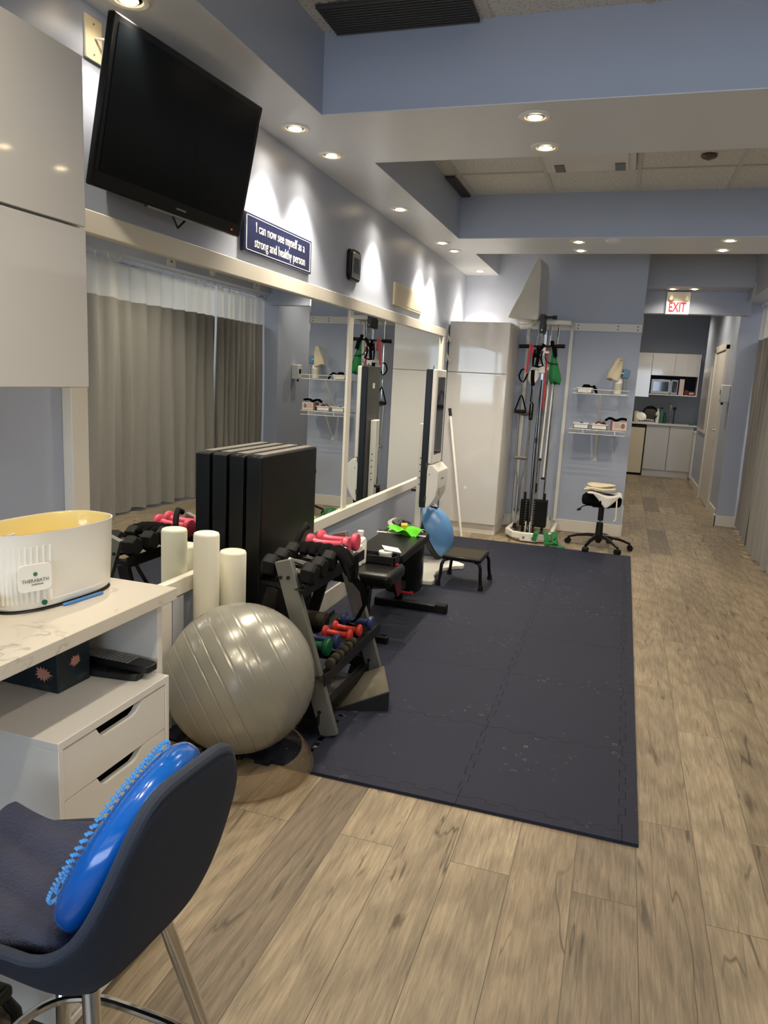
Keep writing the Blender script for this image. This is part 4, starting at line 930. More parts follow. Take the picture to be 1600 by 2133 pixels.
put('adjustment_knob', b, M['black'], t)
put('arm_link', MB().box(-1.43, -1.39, DY+.16, DY+.25, .60, .66), M['darkmetal'], t, bev=.003)
# U shaped white foot plate on the mats
outer = [(-1.50, 4.98), (-1.27, 4.92), (-1.17, 4.94), (-1.16, 4.97), (-1.165, 5.02), (-1.195, 5.10), (-1.205, 5.22), (-1.18, 5.36), (-1.12, 5.46), (-1.06, 5.50), (-1.06, 5.55), (-1.12, 5.60), (-1.35, 5.66), (-1.52, 5.66)]
b = MB(); b.prism(outer, .012, .045); put('base_plate', b, M['metal_white'], t, bev=.006)
b = MB(); b.box(-1.3, -1.2, 4.95, 4.99, 0.0, .012); b.box(-1.3, -1.2, 5.57, 5.61, 0.0, .012); put('rubber_foot', b, M['rubber'], t)

# ================================================================== TALL CABINET
TCY = 6.975
t = thing('tall_cabinet', 'tall glossy white storage cabinet against the back wall', 'cabinet', (-1.32, 7.28, 0))
put('carcass', MB().box(-1.63, -1.065, TCY+.02, BY-.016, .10, 2.0), M['matte_white'], t, bev=.001)
put('plinth', MB().box(-1.62, -1.07, TCY+.03, 7.5, 0.0, .10), M['matte_white'], t)
put('upper_door', MB().box(-1.628, -1.067, TCY, TCY+.018, 1.535, 1.998), M['gloss'], t, bev=.0015)
put('lower_door', MB().box(-1.628, -1.067, TCY, TCY+.018, .10, 1.529), M['gloss'], t, bev=.0015)
put('sticker', MB().box(-1.39, -1.37, TCY-.001, TCY, .43, .455), M['plastic_white'], t)
# white rod
t = thing('white_rod', 'long white rod with black grip leaning on the tall cabinet', 'rod', (-1.33, 6.7, 0))
pA, pB = Vector((-1.33, 6.705, .012)), Vector((-1.565, 6.90, 1.19))
put('shaft', MB().cyl(pA, pB, .012, n=14), M['plastic_white'], t)
put('grip', MB().cyl(lerp(pA, pB, .94), lerp(pA, pB, 1.0), .015, n=14), M['black'], t)
# plastic wrapped foam wedge on the cabinet
t = thing('foam_wedge', 'tall foam wedge wrapped in clear plastic on top of the cabinet', 'foam wedge', (-.95, 7.3, 2.0))
b = MB(); fr = [(-1.10, 2.06), (-.808, 2.035), (-.80, 2.06), (-.822, 2.50), (-.842, 2.607), (-.852, 2.61)]
fr = [(-1.115, 2.05), (-.85, 2.035), (-.828, 2.05), (-.842, 2.50), (-.86, 2.585), (-.875, 2.585)]
n = len(fr); fa = [b.v((x, 7.08, z)) for x, z in fr]; ba = [b.v((x+.03, 7.5, z)) for x, z in fr]
b.face(fa); b.face(ba[::-1]); b.bridge(fa, ba); put('wedge', b, M['wrap'], t, bev=.018, seg=3)
def film(u, v):
    x = -1.12+.30*u; return (x+.02*math.sin(v*5), 7.075+.30*v, 2.045-.04*math.sin(PI*u)*(1-v*.5)-.012*abs(math.sin(u*9+v*3)))
b = MB(); b.grid(film, 18, 8); put('plastic_film', b, M['filmy'], t)

# ================================================================== WALL RAILS AND SHELVES
t = thing('wall_rail', 'white perforated horizontal mounting rail across the back wall', 'wall rail', (-.5, BY-.02, 2.0))
b = MB(); b.box(-1.06, .088, BY-.028, BY, 1.985, 2.062); put('rail', b, M['metal_white'], t, bev=.003)
b = MB()
for x in (-.50, -.13, .05): 
    for z in (2.008, 2.038): b.cyl((x, BY-.028, z), (x, BY-.0295, z), .006, n=10)
put('screw_hole', b, M['black'], t)
b = MB(); b.box(.088, .094, BY-.03, BY+.04, 1.98, 2.12); put('corner_plate', b, M['metal_white'], t, bev=.002)
b = MB(); [b.cyl((.094, BY+.005, z), (.0955, BY+.005, z), .006, n=10) for z in (2.0, 2.05, 2.1)]; put('plate_hole', b, M['black'], t)
def wshelf(z, zt, lab, x0=-.478, x1=.033):
    t = thing('wire_shelf', lab, 'wire shelf', ((x0+x1)/2, 7.45, z))
    b = MB(); yf = 7.28
    b.tube([(x0, yf, z), (x1, yf, z)], .0035, 6); b.tube([(x0, yf, zt), (x1, yf, zt)], .0035, 6); b.tube([(x0, BY-.01, z), (x1, BY-.01, z)], .0035, 6); b.tube([(x0, 7.44, z-.004), (x1, 7.44, z-.004)], .0035, 6)
    n = 21
    for k in range(n): x = x0+(x1-x0)*k/(n-1); b.tube([(x, yf, z+.003), (x, BY-.01, z+.003)], .0017, 5)
    for x in (x0+.13, x1-.09): b.tube([(x, yf, z), (x, yf, zt)], .005, 6)
    put('wire_deck', b, M['metal_white'], t)
    b = MB(); b.bar((-.22, 7.33, z-.01), (-.22, BY-.004, z-.29), .018, .006, upv=(1, 0, 0)); b.box(-.235, -.205, BY-.008, BY, z-.32, z-.27)
    put('support_strut', b, M['metal_white'], t)
wshelf(1.392, 1.435, 'upper white wire shelf right of the cable machine')
wshelf(1.058, 1.018, 'lower white wire shelf right of the cable machine')
def basket(x0, x1, z, h, y0, lab, mat='plastic_white', y1=None):
    t = thing('storage_tray', lab, 'storage tray', ((x0+x1)/2, y0+.1, z), 0, None); y1 = y1 or y0+.19
    b = MB(); e = .012
    for q in ((x0+e, x1-e, y0+e, y0+e+.004), (x0+e, x1-e, y1-e-.004, y1-e), (x0+e, x0+e+.004, y0+e, y1-e), (x1-e-.004, x1-e, y0+e, y1-e)): b.box(*q, z, z+h)
    b.box(x0+e, x1-e, y0+e, y1-e, z, z+.004); put('shell', b, M[mat], t)
    b = MB(); b.box(x0+.004, x1-.004, y0+.004, y0+e, z+h-.008, z+h); b.box(x0+.004, x0+e, y0+e, y1, z+h-.008, z+h); b.box(x1-e, x1-.004, y0+e, y1, z+h-.008, z+h); put('rim', b, M[mat], t)
basket(-.448, -.292, 1.398, .052, 7.32, 'white storage tray on the upper wire shelf')
basket(-.452, -.292, 1.064, .05, 7.31, 'left white storage tray on the lower wire shelf')
basket(-.286, -.122, 1.064, .05, 7.31, 'middle white storage tray on the lower wire shelf')
b = MB(); b.tube([(-.41, 7.40, 1.43), (-.38, 7.41, 1.465), (-.34, 7.42, 1.462), (-.315, 7.41, 1.45), (-.29, 7.37, 1.462), (-.27, 7.33, 1.43), (-.258, 7.315, 1.40)], [.008, .016, .018, .012, .014, .016, .008], 10)
o = put('wrist_strap', b, M['fabric_black']); tag(o, 'black strap spilling out of the tray on the upper shelf', 'strap')
t = thing('pump_bottle', 'white pump bottle with printed label on the upper wire shelf', 'bottle', (-.07, 7.40, 1.398))
put('body', MB().lathe([(.036, 0), (.038, .004), (.038, .125), (.03, .14), (.014, .15), (.014, .16)], T(-.073, 7.40, 1.40), n=28), M['plastic_white'], t)
put('label_band', MB().lathe([(.0385, .03), (.0385, .10)], T(-.073, 7.40, 1.40), n=28, capa=False, capb=False), pmat('bottle_label', '#c9c9b8', .5, bump=.2, bscale=80), t)
put('pump_head', MB().cyl((-.073, 7.4, 1.55), (-.073, 7.4, 1.60), .008).cyl((-.073, 7.4, 1.60), (-.03, 7.39, 1.595), .006), M['plastic_white'], t)
def tw(u, v):
    a = u*2*PI; r = .035+.03*v+.012*math.sin(3*a+v*4)
    return (-.108+.02*(1-v)*1+r*math.cos(a)*.85-.015*v, 7.40+r*math.sin(a)*.8, 1.725-.17*v+.012*math.sin(a*2)-(.02 if v > .9 else 0))
b = MB(); b.grid(tw, 28, 12, wrap=True); b.lathe([(.002, 1.735), (.034, 1.722)], T(-.088, 7.4, 0), n=20, capb=False)
o = put('towel', b, M['towel'], solid=.004); tag(o, 'cream towel draped over the pump bottle on the upper shelf', 'towel')
b = MB(); b.box(-.032, .032, -.03, .03, 0, .085, T(-.022, 7.44, 1.552, rz=.3, ry=.15)); o = put('blue_pouch', b, M['lightblue'], bev=.012); tag(o, 'light blue pouch behind the draped towel', 'pouch')
t = thing('wire_stand', 'thin wire stand holding the light blue pouch on the upper shelf', 'stand', (-.02, 7.43, 1.4))
b = MB(); [b.tube([(x, 7.43, 1.40), (x, 7.43, 1.55)], .003, 6) for x in (-.03, .0)]; put('post', b, M['alu'], t)
put('base', MB().box(-.04, .012, 7.40, 7.46, 1.398, 1.402), M['alu'], t)
# glove box, black cloth, small items on lower shelf
t = thing('glove_box', 'pale pink glove box with printed hand on the lower wire shelf', 'box', (-.03, 7.40, 1.064))
put('carton', MB().box(-.105, .043, 7.34, 7.44, 1.064, 1.145), M['boxpink'], t, bev=.001)
put('side_stripe', MB().box(-.106, -.085, 7.339, 7.441, 1.063, 1.146), pmat('box_side', '#8c5a5c', .5), t)
b = MB()
for k in range(3): b.box(-.07, -.02+.01*k, 7.3392, 7.34, 1.125-.016*k, 1.130-.016*k)
put('printed_line', b, M['greytxt'], t)
put('printed_hand', MB().prism(superell(.018, .024, 16, 2.2), 0, .0008, mdir((.01, 7.3395, 1.108), (1, 0, 0), (0, 0, 1))), pmat('hand_print', '#8d7264', .6), t)
b = MB(); b.grid(lambda u, v: (-.16+.2*u, 7.345+.08*v, 1.152+.022*abs(math.sin(u*5+.6))+.008*math.sin(v*8)-.012*(u < .15)), 20, 8); o = put('cloth', b, M['fabric_black'], solid=.012, sub=1); tag(o, 'black glove-like cloth lying on the pale pink box', 'cloth')
o = put('massage_ball', MB().lathe([(.001, -.02), (.014, -.014), (.02, 0), (.014, .014), (.001, .02)], T(-.372, 7.40, 1.105), n=20), pmat('blue_ball', '#274f9e', .4)); tag(o, 'small blue ball in the left tray on the lower shelf', 'ball')
b = MB(); b.tube([(-.25, 7.40, 1.10), (-.22, 7.38, 1.135), (-.19, 7.41, 1.12), (-.17, 7.40, 1.135), (-.145, 7.41, 1.11), (-.19, 7.44, 1.12)], .008, 8); o = put('rolled_band', b, pmat('dull_red', '#8c3a3a', .6)); tag(o, 'dull red rolled band in the middle tray on the lower shelf', 'band')

# ================================================================== CABLE MACHINE
cmch = thing('cable_machine', 'white wall mounted cable pulley machine with black weight stacks', 'exercise machine', (-.75, 7.3, 0))
for x in (-.967, -.553): put('wall_post', MB().box(x-.017, x+.017, BY-.06, BY-.028, .0, 2.0), M['metal_white'], cmch, bev=.003)
hexp = [(-.95, 7.55), (-.88, 7.22), (-.70, 7.19), (-.62, 7.19), (-.545, 7.24), (-.535, 7.55), (-.56, 7.55), (-.575, 7.26), (-.63, 7.215), (-.86, 7.24), (-.92, 7.55)]
put('top_frame', MB().prism(hexp, 2.01, 2.05), M['metal_white'], cmch, bev=.003)
b = MB()
for x in (-.852, -.657, -.745, -.727): b.cyl((x, 7.32, .05), (x, 7.32, 2.01), .006, n=10)
put('guide_rod', b, M['chrome'], cmch)
put('centre_column', MB().bar((-.765, 7.22, .06), (-.765, 7.22, 1.95), .028, .022, upv=(1, 0, 0)), M['alu'], cmch, bev=.003)
put('centre_strip', MB().box(-.772, -.758, 7.205, 7.209, .1, 1.5), M['black'], cmch)
put('pulley_boom', MB().box(-.806, -.765, 7.02, 7.24, 1.92, 2.085), M['black'], cmch, bev=.004)
put('boom_bolt', MB().cyl((-.785, 7.02, 1.945), (-.785, 7.016, 1.945), .006, n=10), M['chrome'], cmch)
put('top_knob', MB().cyl((-.76, 7.16, 2.07), (-.70, 7.16, 2.07), .010).cyl((-.71, 7.16, 2.07), (-.672, 7.16, 2.07), .017), M['black'], cmch)
b = MB(); b.box(-.87, -.79, 7.25, 7.37, .075, .33); put('weight_stack', b, M['rubber'], cmch, bev=.003)
b = MB(); b.box(-.745, -.615, 7.25, 7.37, .075, .335); put('weight_stack', b, M['rubber'], cmch, bev=.003)
b = MB()
for k in range(10):
    z = .10+.024*k; b.box(-.822, -.808, 7.2495, 7.2502, z, z+.009); b.box(-.742, -.728, 7.2495, 7.2502, z, z+.009)
    
put('weight_number', b, M['greytxt'], cmch)
b = MB()
for k in range(1, 11): z = .075+.0255*k; b.box(-.872, -.788, 7.248, 7.3, z-.0006, z+.0006); b.box(-.747, -.613, 7.248, 7.3, z-.0006, z+.0006)
put('plate_gap', b, M['black'], cmch)
put('selector_pin', MB().cyl((-.735, 7.25, .205), (-.735, 7.225, .205), .006), M['redband'], cmch)
b = MB()
for x in (-.84, -.65): b.cyl((x, 7.31, .33), (x, 7.31, .405), .013, n=12); b.cyl((x, 7.31, .0), (x, 7.31, .075), .014, n=12)
b.cyl((-.735, 7.31, .0), (-.735, 7.31, .075), .008, n=12); put('stack_sleeve', b, M['black'], cmch)
fpl = [(-.935, 7.55), (-.965, 7.0), (-.88, 6.86), (-.80, 6.83), (-.66, 6.83), (-.56, 6.86), (-.515, 6.95), (-.515, 7.55)]
fin = [(-.55, 7.55), (-.55, 7.0), (-.58, 6.92), (-.66, 6.885), (-.80, 6.885), (-.87, 6.91), (-.925, 7.02), (-.90, 7.55)]
put('floor_frame', MB().prism(fpl+fin, .03, .085), M['metal_white'], cmch, bev=.004)
b = MB(); b.box(-.80, -.65, 6.81, 6.83, .015, .09); put('front_plate', b, M['metal_white'], cmch, bev=.004)
b = MB(); b.cyl((-.765, 6.81, .05), (-.765, 6.805, .05), .010, n=12); b.cyl((-.685, 6.81, .05), (-.685, 6.805, .05), .010, n=12)
b.cyl((-.553, 7.54, .10), (-.553, 7.535, .10), .01, n=10); b.cyl((-.60, 7.58, .12), (-.60, 7.575, .12), .01, n=10); put('bolt', b, M['steel'], cmch)
b = MB(); b.box(-.775, -.768, 6.95, 7.0, .06, .17); b.box(-.735, -.728, 6.95, 7.0, .06, .17); put('lower_clevis', b, M['metal_white'], cmch, bev=.002)
put('lower_pulley', MB().cyl((-.76, 6.975, .09), (-.743, 6.975, .09), .04, n=20), M['black'], cmch)
put('slider_bracket', MB().box(-.80, -.72, 7.14, 7.22, 1.56, 1.64), M['metal_white'], cmch, bev=.005)
put('swivel_arm', MB().cyl((-.85, 7.15, 1.597), (-.715, 7.15, 1.602), .012).cyl((-.72, 7.15, 1.602), (-.69, 7.15, 1.603), .018), M['metal_white'], cmch)
put('pulley_disc', MB().prism(superell(.05, .09, 26, 2), 0, .02, mdir((-.835, 7.17, 1.545), (1, 0, -.25), (.25, 0, 1))), M['plastic_white'], cmch, bev=.004)
put('upper_bracket', MB().box(-.778, -.745, 7.12, 7.16, 1.72, 1.81).cyl((-.748, 7.14, 1.75), (-.715, 7.14, 1.75), .013), M['plastic_white'], cmch, bev=.004)
b = MB(); b.tube([(-.785, 7.06, 1.93), (-.775, 7.08, 1.85), (-.77, 7.1, 1.80)], .005, 8); b.tube([(-.79, 7.05, 1.92), (-.80, 7.06, 1.87), (-.785, 7.06, 1.83), (-.775, 7.07, 1.87)], .004, 6, closed=True); put('carabiner', b, M['chrome'], cmch)
b = MB(); b.tube([(-.74, 7.25, 1.99), (-.745, 7.24, 1.2), (-.74, 7.25, .4)], .003, 6); b.tube([(-.765, 7.16, 1.5), (-.775, 7.08, .8), (-.752, 7.0, .13)], .0035, 6); b.tube([(-.66, 7.28, 1.99), (-.66, 7.28, .35)], .003, 6); put('cable', b, M['black'], cmch)
put('cable_stop', MB().cyl((-.733, 7.24, .51), (-.73, 7.24, .42), .010, n=10).cyl((-.765, 7.17, .95), (-.765, 7.17, .90), .008, n=8), M['black'], cmch)
# attachments hanging on it
o = thing('pull_bar', 'black foam gripped pull-down bar hanging across the cable machine', 'bar', (-.78, 7.13, 1.8))
put('bar', MB().cyl((-.99, 7.12, 1.798), (-.575, 7.12, 1.812), .009, n=12), M['darkmetal'], o)
put('foam_grip', MB().cyl((-.992, 7.12, 1.798), (-.90, 7.12, 1.801), .018, n=16), M['rubber'], o); put('foam_grip', MB().cyl((-.66, 7.12, 1.809), (-.572, 7.12, 1.812), .018, n=16), M['rubber'], o)
o = put('resistance_band', MB().strip([(-.858, 7.09, 1.70), (-.862, 7.085, 1.80), (-.872, 7.085, 1.832), (-.885, 7.085, 1.80), (-.893, 7.08, 1.66), (-.898, 7.08, 1.56)], .018, .005, (1, 0, 0)), M['redband']); tag(o, 'red resistance band looped over the left of the pull bar', 'resistance band')
o = put('resistance_band', MB().strip([(-.731, 7.15, 1.80), (-.728, 7.14, 1.6), (-.726, 7.14, 1.4), (-.724, 7.14, 1.232)], .016, .006, (1, 0, 0)), M['redband']); tag(o, 'long red resistance band hanging straight down the middle', 'resistance band')
o = put('loop_strap', MB().tube([(-.925, 7.1, 1.59), (-.95, 7.1, 1.58), (-.968, 7.1, 1.53), (-.955, 7.1, 1.49), (-.925, 7.1, 1.465), (-.905, 7.1, 1.50), (-.89, 7.1, 1.55)], .008, 8), M['fabric_black']); tag(o, 'black looped strap hanging left of the white disc', 'strap')
def grip_handle(x, z, lab, swing=0, side=False):
    t = thing('triangle_grip', lab, 'handle', (x, 7.08, z)); w_ = .052 if not side else .012
    b = MB(); b.tube([(x-w_, 7.08, z-.15), (x-.012, 7.08, z-.02), (x, 7.08, z), (x+.012, 7.08, z-.02), (x+w_, 7.08, z-.15)], .007, 8); put('webbing', b, M['fabric_black'], t)
    put('grip', MB().cyl((x-w_-.004, 7.08, z-.155), (x+w_+.004, 7.08, z-.150), .016, n=14), M['rubber'], t)
    put('chain', MB().tube([(x, 7.08, z), (x+.004, 7.08, z+.05), (x-.002, 7.08, z+.12)], .006, 6), M['steel'], t); return t
grip_handle(-.926, 1.35, 'black triangular cable handle on a chain, left side of the machine')
grip_handle(-.825, 1.29, 'black cable handle seen edge on in the middle of the machine', side=True)
b = MB(); b.strip([(-.838, 7.06, 1.585), (-.835, 7.055, 1.51), (-.826, 7.06, 1.44)], .034, .012, (1, 0, 0)); b.strip([(-.834, 7.07, 1.44), (-.836, 7.07, 1.35), (-.838, 7.07, 1.29)], .010, .004, (1, 0, 0)); o = put('ankle_strap', b, M['fabric_black']); tag(o, 'black padded ankle strap in front of the white disc', 'strap')
b = MB(); b.tube([(-.83, 7.05, 1.77), (-.842, 7.05, 1.70), (-.84, 7.05, 1.62), (-.79, 7.05, 1.615), (-.75, 7.05, 1.625), (-.775, 7.05, 1.70), (-.76, 7.05, 1.76), (-.80, 7.05, 1.72)], .009, 8); b.strip([(-.75, 7.03, 1.82), (-.79, 7.03, 1.76), (-.83, 7.03, 1.70)], .03, .008, (1, 0, .5)); b.strip([(-.81, 7.06, 1.80), (-.80, 7.06, 1.70), (-.81, 7.05, 1.62)], .03, .008, (1, 0, 0)); o = put('harness', b, M['fabric_black']); tag(o, 'tangle of black nylon straps clipped to the pulley', 'strap')
b = MB(); b.tube([(-.742, 7.1, 1.74), (-.74, 7.09, 1.70), (-.72, 7.08, 1.665), (-.69, 7.08, 1.65), (-.65, 7.08, 1.645), (-.62, 7.09, 1.645)], .006, 6); o = put('black_rope', b, M['black']); tag(o, 'black cord curving across to the green bag', 'cord')
b = MB(); b.strip([(-.69, 7.10, 1.855), (-.685, 7.095, 1.82), (-.66, 7.08, 1.78), (-.645, 7.075, 1.71)], .035, .008, (1, 0, 0)); o = put('cuff_strap', b, M['fabric_black']); tag(o, 'black cuff strap over the right end of the pull bar', 'strap')
def gb(u, v):
    a = u*2*PI; r = .014+.046*max(0, v-.18)**.9*1.25; r *= 1-.35*max(0, v-.85)/.15; r *= 1+.12*math.sin(a*4+v*3)
    return (-.675+.045*v+r*math.cos(a), 7.10+r*.6*math.sin(a), 1.79-.32*v+.01*math.sin(a*3)*(v > .9))
b = MB(); b.grid(gb, 28, 16, wrap=True); o = put('mesh_bag', b, M['green'], solid=.003); tag(o, 'green cloth bag hanging from the right end of the pull bar', 'bag')
def gband(pts, w_=.045): return pts
b = MB()
b.strip([(-.665, 6.78, .03), (-.655, 6.79, .10), (-.64, 6.84, .12), (-.60, 6.90, .10)], .04, .004, (1, .2, 0)); b.strip([(-.60, 6.90, .10), (-.575, 6.84, .12), (-.555, 6.81, .09), (-.55, 6.79, .02), (-.53, 6.74, .018)], .045, .004, (1, .3, 0))
b.strip([(-.52, 6.95, .10), (-.49, 6.86, .11), (-.475, 6.80, .06), (-.48, 6.76, .02), (-.43, 6.74, .012), (-.38, 6.75, .01)], .05, .004, (1, .5, 0)); b.tube([(-.56, 6.77, .02), (-.50, 6.75, .03), (-.46, 6.78, .05), (-.47, 6.82, .08), (-.50, 6.78, .05), (-.45, 6.75, .03)], .014, 8)
o = put('exercise_band', b, M['green']); tag(o, 'tangled green exercise band over the foot of the cable machine', 'exercise band')
# hooked white tube handles
t = thing('hand_bar', 'white tubular pole with black tip leaning beside the weight stack', 'pole', (-.66, 7.2, .55))
put('shaft', MB().cyl((-.665, 7.15, .58), (-.655, 7.17, 1.48), .008), M['metal_white'], t); put('tip', MB().lathe([(.006, 0), (.022, -.005), (.02, -.02)], T(-.666, 7.15, .585)), M['black'], t)
t = thing('hand_bar', 'shorter white tubular pole with black tip nearer the centre column', 'pole', (-.70, 7.2, .75))
put('shaft', MB().cyl((-.707, 7.14, .765), (-.695, 7.16, 1.5), .008), M['metal_white'], t); put('tip', MB().cyl((-.708, 7.14, .765), (-.708, 7.14, .74), .013), M['black'], t)
# crutch
t = thing('crutch', 'aluminium underarm crutch leaning beside the tall cabinet', 'crutch', (-.88, 7.05, 0))
b = MB(); b.tube([(-.945, 7.12, 1.19), (-.930, 7.11, .76), (-.927, 7.10, .66), (-.905, 7.09, .56), (-.903, 7.07, .27)], .0095, 10); b.tube([(-.835, 7.12, 1.19), (-.842, 7.11, .76), (-.842, 7.10, .66), (-.868, 7.09, .56), (-.868, 7.07, .27)], .0095, 10)
put('side_rail', b, M['alu'], t)
put('lower_tube', MB().cyl((-.885, 7.07, .50), (-.884, 7.03, .13), .009), M['alu'], t)
put('hand_grip', MB().cyl((-.945, 7.11, .757), (-.832, 7.11, .757), .017, n=14), M['grey_grip'], t)
put('underarm_pad', MB().tube([(-.955, 7.12, 1.19), (-.89, 7.12, 1.175), (-.825, 7.12, 1.19)], .022, 12), M['grey_grip'], t)
put('clamp', MB().lathe([(.012, -.03), (.028, .0), (.028, .01)], T(-.885, 7.065, .26)), pmat('grey_clamp', '#55544f', .6), t)
put('rubber_tip', MB().lathe([(.020, .0), (.018, .03), (.012, .05)], T(-.884, 7.03, .087)), M['rubber'], t)

# ================================================================== ROLLING STOOL WITH TOWELS
rs = thing('rolling_stool', 'black rolling office stool with five casters by the shelves', 'stool', (-.09, 6.93, 0))
def sr(r, z, c=(-.105, 6.95)): return [Vector((c[0]+x, c[1]+y, z)) for x, y in superell(r, r*.95, 40, 3.2)]
b = MB(); loft(b, [sr(.14, .402), sr(.168, .41), sr(.176, .44), sr(.174, .475), sr(.15, .497), sr(.10, .502)], True, True); put('seat', b, M['fabric_black'], rs, ang=60)
put('seat_plate', MB().box(-.18, -.03, 6.87, 7.03, .385, .402), M['black'], rs, bev=.004)
b = MB(); b.cyl((-.10, 6.95, .12), (-.10, 6.95, .24), .034, .03); put('lower_sleeve', b, M['black'], rs)
put('upper_sleeve', MB().cyl((-.10, 6.95, .26), (-.10, 6.95, .39), .025), M['black'], rs); put('gas_lift', MB().cyl((-.10, 6.95, .23), (-.10, 6.95, .27), .012), M['chrome'], rs)
b = MB(); b.tube([(-.15, 6.93, .392), (-.23, 6.92, .392), (-.265, 6.92, .38), (-.29, 6.92, .355)], .005, 8); put('height_lever', b, M['black'], rs); b = MB(); b.lathe([(.006, -.02), (.014, 0), (.006, .02)], T(-.295, 6.92, .348, ry=1.1)); put('lever_paddle', b, M['black'], rs)
for a in (-110, -52, 5, 70, 165):
    r = math.radians(a); dx, dy = math.cos(r), math.sin(r); c = Vector((-.10, 6.95, 0)); e = c+Vector((dx, dy, 0))*.285
    l_ = put('base_arm', MB().tube([c+Vector((dx*.02, dy*.02, .115)), c+Vector((dx*.10, dy*.10, .112)), c+Vector((dx*.2, dy*.2, .093)), e+Vector((0, 0, .062))], [.026, .022, .018, .014], 10, ell=.7), M['tvbody'], rs)
    put('caster', MB().cyl(e+Vector((-dy*.022, dx*.022, .027)), e+Vector((dy*.022, -dx*.022, .027)), .026, n=18), M['rubber'], l_)
put('hub', MB().lathe([(.02, .05), (.04, .09), (.042, .12), (.034, .13)], T(-.10, 6.95, 0)), M['tvbody'], rs)
def fold(cx, cyy, z, rx, ry, th, seed):
    def f(u, v):
        a = u*2*PI; q = math.sin(v*PI); rr = .15+.85*q**.4 if 0 < v < 1 else .0
        return (cx+rx*math.cos(a)*rr*(1+.06*math.sin(3*a+seed)), cyy+ry*math.sin(a)*rr, z+th*(v)+.008*math.sin(2*a+seed)*q)
    return f
b = MB(); b.grid(fold(-.13, 6.93, .535, .135, .10, .035, 1), 32, 12, wrap=True); b.grid(fold(-.125, 6.94, .565, .125, .09, .038, 2.2), 32, 12, wrap=True)
b.tube([(-.26, 6.85, .545), (-.20, 6.83, .565), (-.10, 6.83, .555), (.0, 6.85, .565)], .012, 8)
o = put('folded_towel', b, M['towel']); tag(o, 'folded beige towel stacked on the rolling stool', 'towel')
def tdr(u, v):
    x = -.23+.30*u; y = 6.76+.26*v; z = .512+.014*math.sin(u*6+1)*(1)+.01*math.sin(v*7)
    over = max(0, (x-.04)/.06); z -= over**1.5*.07
    fr_ = max(0, .12-v)*.0; tri = max(0, 1-abs(u-.55)/.38); 
    if v < .35: y = 6.775-.012*math.sin(u*12); z -= tri*.10*(.35-v)/.35+.004
    return (x, y, z)
b = MB(); b.grid(tdr, 30, 20); o = put('white_cloth', b, M['towel_white'], solid=.005); tag(o, 'white cloth hanging over the stool edge under the beige towel', 'towel')
b = MB(); b.strip([(.025, 6.79, .50), (.028, 6.775, .44), (.03, 6.77, .38), (.032, 6.77, .31), (.018, 6.765, .295)], .012, .003, (1, 0, 0)); o = put('cloth_tie', b, M['towel']); tag(o, 'beige tie strap dangling from the rolling stool', 'strap')
# outlet under shelves (seen in the mirror) skipped; light pull plate on pier
t = thing('soap_dispenser', 'white wall soap dispenser on the corridor wall', 'dispenser', (1.12, 9.5, 1.36))
put('body', MB().box(1.05, 1.15, 9.42, 9.55, 1.36, 1.56), M['plastic_white'], t, bev=.012); put('nozzle', MB().cyl((1.08, 9.48, 1.36), (1.08, 9.48, 1.33), .014), M['black'], t)
put('window', MB().box(1.048, 1.05, 9.45, 9.52, 1.44, 1.50), M['darkglass'], t)

# ================================================================== FOAM PUZZLE TILES
NX, NY = 3, 7; X0, Y0 = -1.622, 2.315; TS = (.19-X0)/NX; TSY = (6.69-Y0)/NY; G = .0007
def teeth(L_, amp=.011, n=9, c0=.05):
    pts = [(0, 0)]; seg = (L_-2*c0)/n; t0 = c0
    for k in range(n):
        s_ = amp if k % 2 == 0 else -amp
        pts += [(t0+seg*k+.003, 0), (t0+seg*k-.002, s_), (t0+seg*(k+1)+.002, s_), (t0+seg*(k+1)-.003, 0)]
    out = []
    for p in pts: out.append(p)
    out.append((L_, 0)); return out
BW = .052
def strip_thing(poly, lab):
    b = MB(); b.prism(poly, 0, .0125); o = put('foam_border_strip', b, M['foam'], flat=True); tag(o, lab, 'floor mat', 'navy foam border strips'); return o
rown_s = ['nearest row', 'second row', 'third row', 'fourth row', 'fifth row', 'sixth row', 'farthest row']
tnames = {0: 'left', 1: 'middle', 2: 'right'}; rown = ['first row (nearest)', 'second row', 'third row', 'fourth row', 'fifth row', 'sixth row', 'last row (farthest)']
